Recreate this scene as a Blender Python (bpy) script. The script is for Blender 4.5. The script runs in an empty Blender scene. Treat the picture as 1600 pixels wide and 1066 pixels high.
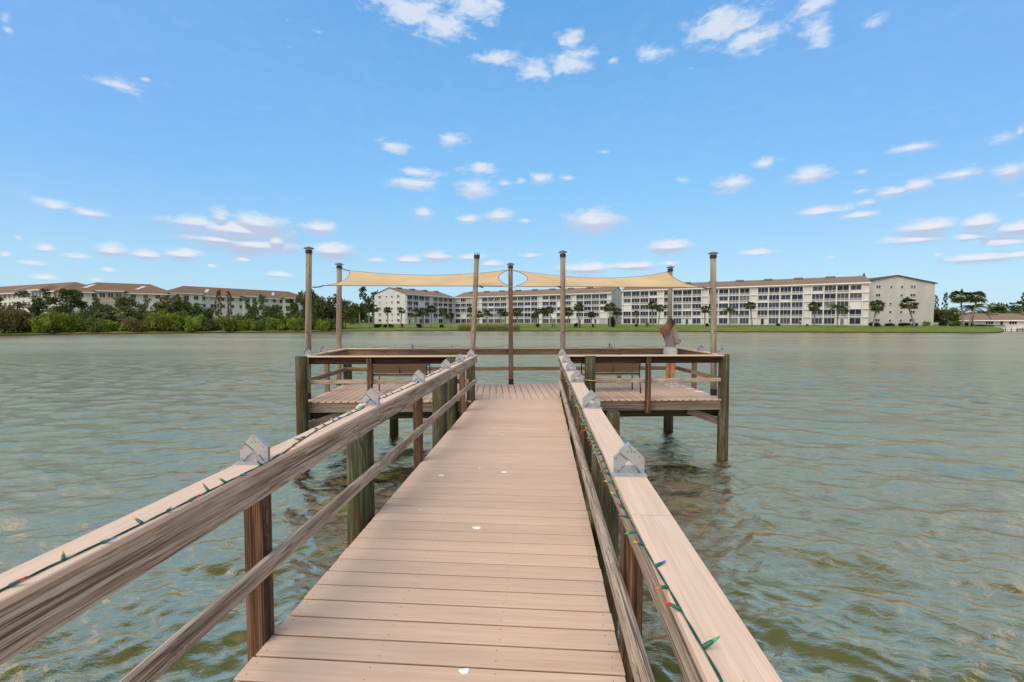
import bpy, math, random
import numpy as np
from mathutils import Vector, Matrix, Euler
R = math.radians
random.seed(7)
rng = np.random.default_rng(11)
scn = bpy.context.scene
C = scn.collection

# ------------------------------------------------------------------ camera
FPX, CAMH = 700.0, 1.57
PITCH = math.atan(31/FPX); YAW = math.atan(48/FPX*math.cos(PITCH))
cd = bpy.data.cameras.new('camera'); cam = bpy.data.objects.new('camera', cd); C.objects.link(cam)
cam.location = (0, 0, CAMH); cam.rotation_euler = (R(90)-PITCH, 0, YAW)
cd.sensor_width = 36; cd.lens = 36*FPX/1600; cd.clip_start = .05; cd.clip_end = 9000
scn.camera = cam
_fw = Vector((-math.sin(YAW)*math.cos(PITCH), math.cos(YAW)*math.cos(PITCH), -math.sin(PITCH)))
_rt = Vector((math.cos(YAW), math.sin(YAW), 0)); _up = _rt.cross(_fw)
def ray(x, y): return _fw + _rt*((x-800)/FPX) - _up*((y-533)/FPX)
def at_z(x, y, z):
    d = ray(x, y); return Vector((0, 0, CAMH)) + d*((z-CAMH)/d.z)
def at_y(x, y, Y):
    d = ray(x, y); return Vector((0, 0, CAMH)) + d*(Y/d.y)
def far(px, D):                       # ground point: column of the picture, metres ahead
    hf = Vector((-math.sin(YAW), math.cos(YAW), 0)); p = hf*D + _rt*((px-800)/FPX*D); return p
def hz(py, D): return CAMH + (502-py)/FPX*D

# ------------------------------------------------------------------ world, sun, exposure
SUN_EL, SUN_AZ = R(52), R(215)        # azimuth clockwise from +Y (behind the camera, left)
scn.view_settings.view_transform = 'Standard'; scn.view_settings.look = 'None'
scn.view_settings.exposure = 0.50; scn.view_settings.gamma = 1; scn.view_settings.use_curve_mapping = False
sd = bpy.data.lights.new('sun', 'SUN'); so = bpy.data.objects.new('sun', sd); C.objects.link(so)
sd.energy = 2.4; sd.angle = R(50); sd.color = (1.0, .87, .70)
sdir = Vector((math.sin(SUN_AZ)*math.cos(SUN_EL), math.cos(SUN_AZ)*math.cos(SUN_EL), math.sin(SUN_EL)))
so.rotation_euler = sdir.to_track_quat('Z', 'Y').to_euler(); so.location = (0, -5, 20)
SKY_STRENGTH = .12

class NT:
    def __init__(s, tree): s.t = tree; s.n = tree.nodes; s.l = tree.links
    def new(s, typ, **kw):
        n = s.n.new(typ)
        for k, v in kw.items(): setattr(n, k, v)
        return n
    def put(s, sock, v):
        if isinstance(v, bpy.types.NodeSocket): s.l.new(v, sock)
        elif v is not None: sock.default_value = v
    def math(s, op, a, b=None, c=None, clamp=False):
        n = s.new('ShaderNodeMath', operation=op, use_clamp=clamp)
        s.put(n.inputs[0], a)
        if b is not None: s.put(n.inputs[1], b)
        if c is not None: s.put(n.inputs[2], c)
        return n.outputs[0]
    def vec(s, op, a, b=None, c=None):
        n = s.new('ShaderNodeVectorMath', operation=op); s.put(n.inputs[0], a)
        if b is not None: s.put(n.inputs[1], b)
        if c is not None: s.put(n.inputs[2], c)
        return n.outputs['Value'] if op in ('LENGTH', 'DOT_PRODUCT') else n.outputs[0]
    def noise(s, v, scale, detail=3, rough=.55, dist=0):
        n = s.new('ShaderNodeTexNoise'); s.put(n.inputs['Vector'], v)
        n.inputs['Scale'].default_value = scale; n.inputs['Detail'].default_value = detail
        n.inputs['Roughness'].default_value = rough; n.inputs['Distortion'].default_value = dist
        return n.outputs['Fac']
    def ramp(s, f, stops, mode='LINEAR'):
        n = s.new('ShaderNodeValToRGB'); s.put(n.inputs[0], f); cr = n.color_ramp; cr.interpolation = mode
        while len(cr.elements) < len(stops): cr.elements.new(.5)
        for e, (p, c) in zip(cr.elements, stops): e.position = p; e.color = (*c, 1) if len(c) == 3 else c
        return n.outputs[0]
    def mix(s, f, a, b, mode='MIX'):
        n = s.new('ShaderNodeMix', data_type='RGBA', blend_type=mode)
        s.put(n.inputs[0], f)
        s.put(n.inputs[6], (*a, 1) if isinstance(a, tuple) and len(a) == 3 else a)
        s.put(n.inputs[7], (*b, 1) if isinstance(b, tuple) and len(b) == 3 else b)
        return n.outputs[2]
    def maprange(s, v, a, b, c=0, d=1, smooth=True):
        n = s.new('ShaderNodeMapRange'); n.interpolation_type = 'SMOOTHSTEP' if smooth else 'LINEAR'
        s.put(n.inputs[0], v)
        for i, x in zip((1, 2, 3, 4), (a, b, c, d)): s.put(n.inputs[i], x)
        return n.outputs[0]

# clouds: (column, row, half width, half height, strength) of each cloud seen over the lake
CL = [(600,-6,45,16,1),(650,18,70,30,1.15),(690,40,50,30,1.1),(740,8,50,34,1.1),(8,28,18,18,.8),(12,46,14,12,.7),(498,50,18,8,.7),(448,32,12,8,.45),
 (455,74,18,8,.4),(182,132,36,9,.85),(228,124,12,7,.7),(215,148,16,6,.35),(775,92,44,19,.95),(835,108,38,20,1.05),(892,62,32,20,.95),(893,98,42,27,1.1),
 (958,94,20,10,.6),(1020,84,40,18,.9),(1080,107,12,6,.5),(1130,40,62,36,1.15),(1175,62,50,26,1.1),(1265,8,46,24,1),(1275,40,30,28,.95),(1285,62,28,16,.9),
 (1366,35,26,17,.85),(614,229,26,9,.95),(706,219,21,10,.95),(655,270,38,9,.85),(650,287,42,10,.95),(750,264,34,10,.9),(745,296,33,12,1.05),(790,287,18,6,.7),
 (815,283,14,7,.6),(845,280,20,10,.8),(888,278,18,6,.7),(942,238,13,5,.6),(660,334,18,9,.7),(732,343,20,7,.75),(780,338,20,9,.85),
 (85,322,34,9,.7),(135,332,38,6,.7),(300,348,48,10,.8),(345,340,16,12,.75),(370,360,75,12,.95),(405,350,36,12,1.05),(340,374,60,9,.8),(400,384,56,12,.95),
 (430,378,18,11,.85),(498,357,26,10,.9),(515,393,30,11,1.05),(285,398,34,10,.8),(175,392,28,11,.75),(70,388,18,8,.6),(120,400,38,5,.6),(55,411,26,4,.6),(230,398,30,8,.65),
 (380,405,22,5,.6),(30,371,12,5,.35),(8,397,12,5,.6),(70,433,28,5,.6),(150,437,26,4,.55),(170,421,14,4,.5),(330,415,12,4,.5),(440,429,26,5,.55),
 (640,406,26,6,.7),(682,401,22,7,.9),(590,406,16,5,.55),(735,402,26,6,.65),(825,399,24,5,.55),(768,412,24,6,.6),(980,416,24,6,.8),(915,420,40,8,.95),(880,395,16,5,.5),
 (928,348,34,13,1.1),(820,345,18,5,.45),(1046,386,26,8,1.1),(995,415,26,6,.9),(1180,395,32,5,.75),(1048,411,20,4,.6),
 (1197,255,30,8,.8),(1260,276,36,12,1.05),(1144,287,30,13,.95),(1068,282,18,7,.65),(1345,268,15,6,.6),(1420,231,46,8,.85),(1570,216,36,12,.7),(1594,205,10,9,.8),
 (1500,272,58,9,.8),(1575,268,40,16,.85),(1400,298,38,9,.85),(1432,290,32,10,1),(1345,298,20,6,.7),(1285,330,50,6,.7),(1340,336,40,6,.65),(1355,316,26,7,.4),
 (1450,355,46,10,.95),(1530,348,30,9,1),(1590,356,40,10,.9),(1430,374,66,8,.8),(1510,370,36,8,.75),(1575,378,40,7,.8),(1535,402,66,8,.8),(1590,397,30,6,.7),
 (1465,398,12,4,.5),(1300,402,16,4,.4),(1640,300,50,12,.8),(-60,180,50,14,.7),(-80,380,60,10,.8),(1680,360,60,12,.8),(1500,-50,60,26,.9),(300,-60,70,26,.9),(30,-80,50,20,.8)]
def azel(px, py):
    d = ray(px, py).normalized(); return math.atan2(d.x, d.y), math.asin(d.z)
grp = bpy.data.node_groups.new('cloud_field', 'ShaderNodeTree')
grp.interface.new_socket('v', in_out='INPUT', socket_type='NodeSocketVector')
grp.interface.new_socket('m', in_out='OUTPUT', socket_type='NodeSocketFloat')
g = NT(grp); gi = g.new('NodeGroupInput'); go = g.new('NodeGroupOutput'); acc = None
for (cx, cy, rx, ry, st) in CL:
    a0, e0 = azel(cx, cy); a1, _ = azel(cx+rx, cy); _, e1 = azel(cx, cy-ry)
    big_ = cy < 130; w, h = abs(a1-a0)*(1.08 if big_ else 1.3), abs(e1-e0)*(1.08 if big_ else 1.55)
    q = g.vec('MULTIPLY_ADD', gi.outputs[0], (1/w, 1/h, 0), (-a0/w, -e0/h, 0))
    L = g.math('SUBTRACT', g.vec('LENGTH', q), (st-1)*.9+(.24 if cy > 300 else .05 if cy > 130 else -.03))
    acc = L if acc is None else g.math('MINIMUM', acc, L)
g.l.new(g.math('SUBTRACT', 1.0, acc), go.inputs[0])

w = bpy.data.worlds.new('World'); scn.world = w; w.use_nodes = True
n = NT(w.node_tree); n.n.clear()
out = n.new('ShaderNodeOutputWorld'); bg = n.new('ShaderNodeBackground')
sky = n.new('ShaderNodeTexSky'); sky.sky_type = 'NISHITA'; sky.sun_disc = False
sky.sun_elevation = SUN_EL; sky.sun_rotation = SUN_AZ
sky.air_density = 1.0; sky.dust_density = .6; sky.ozone_density = 2.2
tc = n.new('ShaderNodeTexCoord'); sep = n.new('ShaderNodeSeparateXYZ'); n.l.new(tc.outputs['Generated'], sep.inputs[0])
az = n.math('ARCTAN2', sep.outputs[0], sep.outputs[1]); el = n.math('ARCSINE', sep.outputs[2])
cmb = n.new('ShaderNodeCombineXYZ'); n.l.new(az, cmb.inputs[0]); n.l.new(el, cmb.inputs[1])
def field(v):
    k = n.new('ShaderNodeGroup'); k.node_tree = grp; n.l.new(v, k.inputs[0]); return k.outputs[0]
stretch = n.vec('MULTIPLY', cmb.outputs[0], (1, 2.3, 1))
n1 = n.noise(stretch, 22, 7, .62, .3)
n2 = n.noise(stretch, 60, 4, .6, .2)
nn = n.math('ADD', n.math('MULTIPLY', n.math('SUBTRACT', n1, .5), 2.0), n.math('MULTIPLY', n.math('SUBTRACT', n2, .5), .65))
nn = n.math('MULTIPLY', nn, n.maprange(el, .03, .5, .85, 1.1))
m0 = n.math('ADD', field(cmb.outputs[0]), nn)
up_v = n.vec('ADD', cmb.outputs[0], (0, .009, 0))
m1 = n.math('ADD', field(up_v), nn)
dens = n.maprange(m0, -.02, 1.0)
# cloud cover beyond the part of the sky in view: thickened towards overcast to neutralise the light, flat layer
zz = n.math('ADD', n.math('MAXIMUM', sep.outputs[2], 0.0), .08)
pl = n.new('ShaderNodeCombineXYZ'); n.l.new(n.math('DIVIDE', sep.outputs[0], zz), pl.inputs[0]); n.l.new(n.math('DIVIDE', sep.outputs[1], zz), pl.inputs[1])
far_n = n.noise(pl.outputs[0], 1.3, 6, .6, .4)
far_d = n.maprange(far_n, .30, .52)
outm = n.math('MAXIMUM', n.maprange(n.math('ABSOLUTE', n.math('SUBTRACT', az, -.07)), .95, 1.15), n.maprange(el, .66, .8))
far_d = n.math('MULTIPLY', far_d, outm)
far_d = n.math('MULTIPLY', far_d, n.maprange(sep.outputs[2], .0, .1))
alld = n.math('MAXIMUM', dens, far_d)
lit = n.maprange(n.math('SUBTRACT', m0, m1), -.06, .34, 0, 1)
low = n.maprange(el, .05, .45)
ccol = n.mix(lit, (2.9, 3.1, 4.1), (5.2, 5.1, 5.4))
ccol = n.mix(low, ccol, (4.3, 4.7, 5.4))
ccol = n.mix(n.maprange(el, .62, .9), ccol, (3.9, 4.0, 4.1))
veil = n.math('MULTIPLY', n.maprange(n1, .45, .75), .05)
alpha = n.math('MULTIPLY', alld, n.math('ADD', n.math('MULTIPLY', low, .04), .86))
alpha = n.math('MAXIMUM', alpha, veil)
hsv = n.new('ShaderNodeHueSaturation'); n.l.new(sky.outputs[0], hsv.inputs['Color'])
hsv.inputs['Saturation'].default_value = 1.0; hsv.inputs['Value'].default_value = 1.0
grad = n.ramp(n.math('DIVIDE', el, 1.3), [(0, (2.9, 4.3, 5.2)), (.08, (2.35, 4.1, 5.5)), (.22, (1.45, 3.5, 5.9)), (.45, (.85, 2.55, 5.2)), (1, (.6, 1.8, 4.1))])
side = n.maprange(n.math('ABSOLUTE', az), .2, .9)
grad = n.mix(n.math('MULTIPLY', side, n.maprange(el, .08, .4, 0, .7)), grad, (1.25, 2.75, 5.5))
skyc = n.mix(.82, hsv.outputs[0], grad)
fin = n.mix(alpha, skyc, ccol)
n.l.new(fin, bg.inputs[0]); bg.inputs[1].default_value = SKY_STRENGTH; n.l.new(bg.outputs[0], out.inputs[0])
w.cycles.sampling_method = 'MANUAL'; w.cycles.sample_map_resolution = 1024

# ------------------------------------------------------------------ materials
def mat(name): 
    m = bpy.data.materials.new(name); m.use_nodes = True; t = NT(m.node_tree)
    b = t.n['Principled BSDF']; return m, t, b
def bump(t, b, h, strength, dist=.01):
    k = t.new('ShaderNodeBump'); t.l.new(h, k.inputs['Height']); k.inputs['Strength'].default_value = strength
    k.inputs['Distance'].default_value = dist; t.l.new(k.outputs[0], b.inputs['Normal'])
def plain(name, col, rough=.6, metal=0, var=.15, scale=8, emit=None, spec=.5):
    m, t, b = mat(name); tc = t.new('ShaderNodeTexCoord')
    f = t.noise(tc.outputs['Object'], scale, 4)
    lo = tuple(c*(1-var) for c in col); hi = tuple(min(1, c*(1+var)) for c in col)
    t.l.new(t.mix(f, lo, hi), b.inputs['Base Color'])
    b.inputs['Roughness'].default_value = rough; b.inputs['Metallic'].default_value = metal
    b.inputs['Specular IOR Level'].default_value = spec
    return m
def wood(name, stops, along=.7, across=16, fibre=.35, rough=.75, stain=None, stain_amt=.5, bmp=.5, knots=True, tone=.25, spec=.25, dist=1.2, wavew=.12, cracks=0):
    m, t, b = mat(name); tc = t.new('ShaderNodeTexCoord'); oi = t.new('ShaderNodeObjectInfo')
    off = t.new('ShaderNodeCombineXYZ')
    for i, k in enumerate((37, 11, 23)): t.l.new(t.math('MULTIPLY', oi.outputs['Random'], k), off.inputs[i])
    v = t.vec('ADD', tc.outputs['Object'], off.outputs[0])
    vs = t.vec('MULTIPLY', v, (along, across, across))
    if knots:
        kn = t.new('ShaderNodeTexVoronoi'); t.l.new(t.vec('MULTIPLY', v, (2.6, 11, 11)), kn.inputs['Vector']); kn.inputs['Scale'].default_value = 1
        kd = t.maprange(kn.outputs['Distance'], .0, .34, 1, 0)
        kk = t.new('ShaderNodeCombineXYZ'); t.l.new(t.math('MULTIPLY', kd, .7), kk.inputs[1]); t.l.new(t.math('MULTIPLY', kd, .7), kk.inputs[2])
        vs = t.vec('ADD', vs, kk.outputs[0])
    g1 = t.noise(vs, 1, 5, .6, dist)
    wv = t.new('ShaderNodeTexWave', wave_type='BANDS', bands_direction='Y', wave_profile='SAW')
    t.l.new(t.vec('MULTIPLY', vs, (.5, 1, 1)), wv.inputs['Vector']); wv.inputs['Scale'].default_value = 1.7
    wv.inputs['Distortion'].default_value = 9; wv.inputs['Detail'].default_value = 3; wv.inputs['Detail Scale'].default_value = .8
    g2 = t.noise(t.vec('MULTIPLY', v, (along*4, across*9, across*9)), 1, 3, .6)
    f = t.math('ADD', t.math('MULTIPLY', g1, 1-fibre), t.math('MULTIPLY', g2, fibre))
    f = t.math('ADD', t.math('MULTIPLY', f, 1-wavew), t.math('MULTIPLY', wv.outputs['Fac'], wavew))
    col = t.ramp(f, stops)
    if cracks:
        ck = t.maprange(t.noise(t.vec('MULTIPLY', v, (1.3, 75, 75)), 1, 2, .5, .6), .60, .68)
        col = t.mix(t.math('MULTIPLY', ck, cracks), col, tuple(c*.6 for c in stops[0][1]))
        f = t.math('SUBTRACT', f, t.math('MULTIPLY', ck, .5))
    if knots:
        kn2 = t.maprange(kn.outputs['Distance'], .03, .10, 1, 0)
        sparse = t.math('GREATER_THAN', t.noise(t.vec('MULTIPLY', v, (1.1, 3, 3)), 1, 0), .56)
        col = t.mix(t.math('MULTIPLY', t.math('MULTIPLY', kn2, sparse), .75), col, tuple(c*.35 for c in stops[0][1]))
    if stain:
        sn = t.maprange(t.noise(t.vec('MULTIPLY', v, (1.6, 5, 5)), 1, 4, .6, .5), .42, .66)
        col = t.mix(t.math('MULTIPLY', sn, stain_amt), col, stain)
    tn = t.math('ADD', t.math('MULTIPLY', oi.outputs['Random'], tone), 1-tone/2)
    col = t.mix(1.0, col, t.vec('MULTIPLY', (1, 1, 1), tn) if False else _rgb(t, tn), 'MULTIPLY')
    t.l.new(col, b.inputs['Base Color']); b.inputs['Roughness'].default_value = rough
    b.inputs['Specular IOR Level'].default_value = spec
    bump(t, b, f, bmp, .006)
    return m
def _rgb(t, v):
    c = t.new('ShaderNodeCombineColor')
    for i in range(3): t.l.new(v, c.inputs[i])
    return c.outputs[0]
M = {}
M['deck'] = wood('composite_decking', [(.30, (.45, .315, .23)), (.5, (.53, .382, .285)), (.70, (.60, .445, .34))], along=.9, across=26, fibre=.35, rough=.62, bmp=.22, knots=False, tone=.10, stain=(.42, .31, .25), stain_amt=.2, cracks=.12)
M['cap'] = wood('composite_cap', [(.32, (.49, .355, .265)), (.5, (.60, .45, .345)), (.68, (.68, .53, .42))], along=.9, across=26, fibre=.3, rough=.6, bmp=.2, knots=False, tone=.06, dist=2.0, stain=(.5, .40, .32), stain_amt=.2)
M['rail'] = wood('weathered_rail', [(.30, (.05, .033, .022)), (.39, (.17, .12, .083)), (.46, (.30, .23, .17)), (.53, (.42, .345, .27)), (.66, (.57, .50, .42))], cracks=.7, along=1.7, across=27, fibre=.45, bmp=1.0, tone=.2, stain=(.21, .165, .125), stain_amt=.4)
M['post'] = wood('brown_post', [(.34, (.012, .008, .005)), (.44, (.05, .027, .016)), (.52, (.13, .07, .038)), (.64, (.27, .165, .095))], cracks=.6, along=.7, across=20, fibre=.3, bmp=.8, tone=.2)
M['pile'] = wood('green_treated_pile', [(.34, (.010, .012, .007)), (.44, (.034, .040, .019)), (.52, (.070, .078, .040)), (.66, (.16, .15, .095))], cracks=.7, along=1.2, across=17, fibre=.35, bmp=1.0, tone=.15, stain=(.06, .034, .018), stain_amt=.75)
M['pole'] = wood('grey_pole', [(.3, (.07, .055, .04)), (.43, (.20, .17, .125)), (.54, (.34, .30, .23)), (.68, (.48, .44, .35))], cracks=.6, along=.4, across=12, fibre=.4, bmp=.6, tone=.2, stain=(.19, .14, .09), stain_amt=.5)
M['rustpole'] = wood('brown_pole', [(.25, (.06, .03, .018)), (.45, (.17, .095, .06)), (.65, (.27, .175, .12)), (.85, (.36, .27, .19))], along=.4, across=12, fibre=.4, bmp=.6, tone=.1, stain=(.25, .21, .16), stain_amt=.5)
M['fascia'] = wood('grey_fascia', [(.32, (.05, .038, .03)), (.43, (.115, .095, .078)), (.54, (.19, .16, .138)), (.68, (.29, .255, .225))], cracks=.6, along=.5, across=13, fibre=.4, bmp=.7, tone=.2)
M['shaderail'] = wood('shade_tinted_rail', [(.34, (.010, .006, .005)), (.47, (.026, .015, .010)), (.60, (.075, .048, .03))], cracks=.5, along=.5, across=13, fibre=.4, bmp=.7, tone=.2)  # shade of the cap painted into the front rail boards' colour
M['farrail'] = wood('ochre_rail', [(.32, (.06, .036, .02)), (.43, (.15, .098, .06)), (.54, (.25, .175, .11)), (.68, (.38, .29, .20))], cracks=.5, along=.5, across=13, fibre=.4, bmp=.5, tone=.2)
M['treated_shade'] = wood('treated_shade_underside', [(.3, (.012, .014, .008)), (.5, (.03, .034, .018)), (.7, (.06, .062, .036))], knots=False)  # under-deck shade painted in as dark colour; joists also dark treated timber
M['galv'] = plain('galvanised_steel', (.36, .38, .41), .5, .35, .05, 60)
M['galvdark'] = plain('screw_hole', (.10, .11, .12), .6, .3)
M['wire'] = plain('green_wire', (.012, .07, .055), .5)
M['socket'] = plain('green_socket', (.01, .10, .075), .45)
def bulbm(nm, c):
    m, t, b = mat(nm); b.inputs['Base Color'].default_value = (*c, 1); b.inputs['Roughness'].default_value = .2
    b.inputs['Transmission Weight'].default_value = .35; return m
BULBS = [bulbm('bulb_red', (.75, .03, .03)), bulbm('bulb_yellow', (.85, .50, .04)), bulbm('bulb_blue', (.05, .20, .80)), bulbm('bulb_green', (.04, .55, .15)), bulbm('bulb_orange', (.85, .25, .04))]
M['black'] = plain('black_metal', (.016, .014, .013), .45)
M['cork'] = plain('pole_boot', (.012, .012, .012), .7)
M['capmetal'] = plain('pole_cap_metal', (.14, .16, .15), .5, .5)
M['lens'] = plain('solar_lens', (.5, .52, .5), .3)
M['rope'] = plain('dark_strap', (.012, .03, .035), .6)
M['steel'] = plain('steel_cable', (.25, .25, .25), .4, .8)
M['drop'] = plain('bird_dropping', (.78, .77, .74), .8, 0, .2, 60)
M['pvc'] = plain('grey_conduit', (.42, .43, .44), .5)
M['yrope'] = plain('yellow_rope', (.55, .42, .10), .8)

def hedge(c): return c

# ------------------------------------------------------------------ object helpers
W = {}
def wm(o): return W.get(o.name, Matrix.Identity(4))
def link(o, parent=None, Mw=None):
    C.objects.link(o); Mw = Mw or Matrix.Identity(4)
    if parent is not None:
        o.parent = parent; o.matrix_basis = wm(parent).inverted() @ Mw
    else: o.matrix_basis = Mw
    W[o.name] = Mw.copy(); return o
def tag(o, label=None, cat=None, group=None, kind=None):
    if label: o['label'] = label
    if cat: o['category'] = cat
    if group: o['group'] = group
    if kind: o['kind'] = kind
    return o
def thing(name, label, cat, loc=(0, 0, 0), group=None, rz=0):
    o = bpy.data.objects.new(name, None); o.empty_display_size = .2
    link(o, None, Matrix.Translation(loc) @ Matrix.Rotation(rz, 4, 'Z')); return tag(o, label, cat, group)
class MB:
    def __init__(s): s.v = []; s.f = []; s.m = []
    def add(s, vs, fs, mi=0):
        k = len(s.v); s.v += [tuple(x) for x in vs]; s.f += [tuple(i+k for i in f) for f in fs]; s.m += [mi]*len(fs); return s
    def box(s, c, d, mi=0, mtx=None):
        x, y, z = d[0]/2, d[1]/2, d[2]/2
        vs = [Vector((c[0]+sx*x, c[1]+sy*y, c[2]+sz*z)) for sx in (-1, 1) for sy in (-1, 1) for sz in (-1, 1)]
        if mtx: vs = [mtx @ v for v in vs]
        return s.add(vs, [(0,1,3,2),(4,6,7,5),(0,4,5,1),(2,3,7,6),(0,2,6,4),(1,5,7,3)], mi)
    def tube(s, pts, r, n=8, mi=0, cap=True):
        pts = [Vector(p) for p in pts]; rs = r if isinstance(r, (list, tuple)) else [r]*len(pts); vs = []; fs = []
        for i, p in enumerate(pts):
            d = (pts[min(i+1, len(pts)-1)]-pts[max(i-1, 0)]).normalized()
            a = d.cross(Vector((0, 0, 1)) if abs(d.z) < .9 else Vector((1, 0, 0))).normalized(); b2 = d.cross(a)
            for k in range(n):
                t = 2*math.pi*k/n; vs.append(p+(a*math.cos(t)+b2*math.sin(t))*rs[i])
        for i in range(len(pts)-1):
            for k in range(n):
                q = (k+1) % n; fs.append((i*n+k, i*n+q, (i+1)*n+q, (i+1)*n+k))
        if cap: fs.append(tuple(range(n))[::-1]); fs.append(tuple(range((len(pts)-1)*n, len(pts)*n)))
        return s.add(vs, fs, mi)
    def mesh(s, name, mats, smooth=False):
        me = bpy.data.meshes.new(name); me.from_pydata(s.v, [], s.f)
        for m in (mats if isinstance(mats, (list, tuple)) else [mats]): me.materials.append(m)
        me.polygons.foreach_set('material_index', s.m)
        if smooth: me.polygons.foreach_set('use_smooth', [True]*len(s.f))
        me.update(); return me
    def obj(s, name, mats, parent=None, Mw=None, smooth=False):
        return link(bpy.data.objects.new(name, s.mesh(name, mats, smooth)), parent, Mw)
def inst(name, me, parent=None, Mw=None): return link(bpy.data.objects.new(name, me), parent, Mw)

BC = {}
def bar_mesh(L, w, t, ch, m):
    key = (round(L, 3), round(w, 4), round(t, 4), ch, m.name)
    if key in BC: return BC[key]
    a, b = w/2, t/2
    sec = [(-a+ch, -b), (a-ch, -b), (a, -b+ch), (a, b-ch), (a-ch, b), (-a+ch, b), (-a, b-ch), (-a, -b+ch)]
    vs = [(x, y, z) for x in (-L/2, L/2) for (y, z) in sec]
    fs = [(k, (k+1) % 8, 8+(k+1) % 8, 8+k) for k in range(8)] + [tuple(range(8))[::-1], tuple(range(8, 16))]
    me = MB().add(vs, fs).mesh('board', m); BC[key] = me; return me
def plank_mesh(L, w, t, m):
    key = ('plank', round(L, 2), round(w, 4), m.name)
    if key in BC: return BC[key]
    a, b = w/2, t/2; h = [(a-.003, b), (a, b-.003), (a, b-.008), (a-.016, b-.010), (a-.016, -b+.004), (a-.004, -b)]
    sec = h+[(-y, z) for y, z in h[::-1]]; n_ = len(sec)
    vs = [(x, y, z) for x in (-L/2, L/2) for (y, z) in sec]
    fs = [(k, n_+k, n_+(k+1) % n_, (k+1) % n_) for k in range(n_)]
    for o_ in (0, n_):
        cap_ = [(0, 1, 10, 11), (1, 2, 9, 10), (2, 3, 8, 9), (3, 4, 7, 8), (4, 5, 6, 7)]
        fs += [tuple(i+o_ for i in (f if o_ == 0 else f[::-1])) for f in cap_]
    me = MB().add(vs, fs).mesh('board', [m, M['treated_shade']])
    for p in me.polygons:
        if p.normal.z < -.5 and len(p.vertices) == 4 and max(me.vertices[i].co.z for i in p.vertices) < -.005: p.material_index = 1  # bottom faces take the painted-in shade colour
    BC[key] = me; return me
def plank(name, p0, p1, m, parent):
    p0, p1 = Vector(p0), Vector(p1); return inst(name, plank_mesh((p1-p0).length, BW, .025, m), parent, frame(p0, p1, (0, 0, 1)))
def frame(p0, p1, up):
    X = (p1-p0).normalized(); Z = Vector(up); Z = (Z-X*Z.dot(X)).normalized(); Y = Z.cross(X)
    Mx = Matrix((X, Y, Z)).transposed().to_4x4(); Mx.translation = (p0+p1)/2; return Mx
def bar(name, p0, p1, w, t, m, parent, up=(0, 0, 1), ch=.004):
    p0, p1 = Vector(p0), Vector(p1)
    return inst(name, bar_mesh((p1-p0).length, w, t, ch, m), parent, frame(p0, p1, up))
def pile(name, x, y, z0, z1, r, m, parent, lean=(0, 0), seg=16, taper=.94):
    """round timber, local X along its axis so that the grain runs up it"""
    L = z1-z0; mb = MB(); vs = []; fs = []; nr = 7
    rr = random.Random(int((x*7+y*13)*100))
    ph = rr.random()*6
    for i in range(nr):
        f = i/(nr-1)
        for k in range(seg):
            a = 2*math.pi*k/seg; q = r*(1-(1-taper)*f)*(1+.02*math.sin(3*a+ph+f*2)+.012*math.sin(5*a+f*7))
            vs.append((L*(f-.5), q*math.cos(a), q*math.sin(a)))
    for i in range(nr-1):
        for k in range(seg): q = (k+1) % seg; fs.append((i*seg+k, i*seg+q, (i+1)*seg+q, (i+1)*seg+k))
    fs.append(tuple(range(seg))[::-1]); fs.append(tuple(range((nr-1)*seg, nr*seg)))
    me = mb.add(vs, fs).mesh(name, m)
    me.polygons.foreach_set('use_smooth', [len(p.vertices) == 4 for p in me.polygons])
    p0 = Vector((x, y, z0)); p1 = Vector((x+lean[0], y+lean[1], z1))
    return inst(name, me, parent, frame(p0, p1, (0, 1, 0)))

WATER = -1.22
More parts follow.
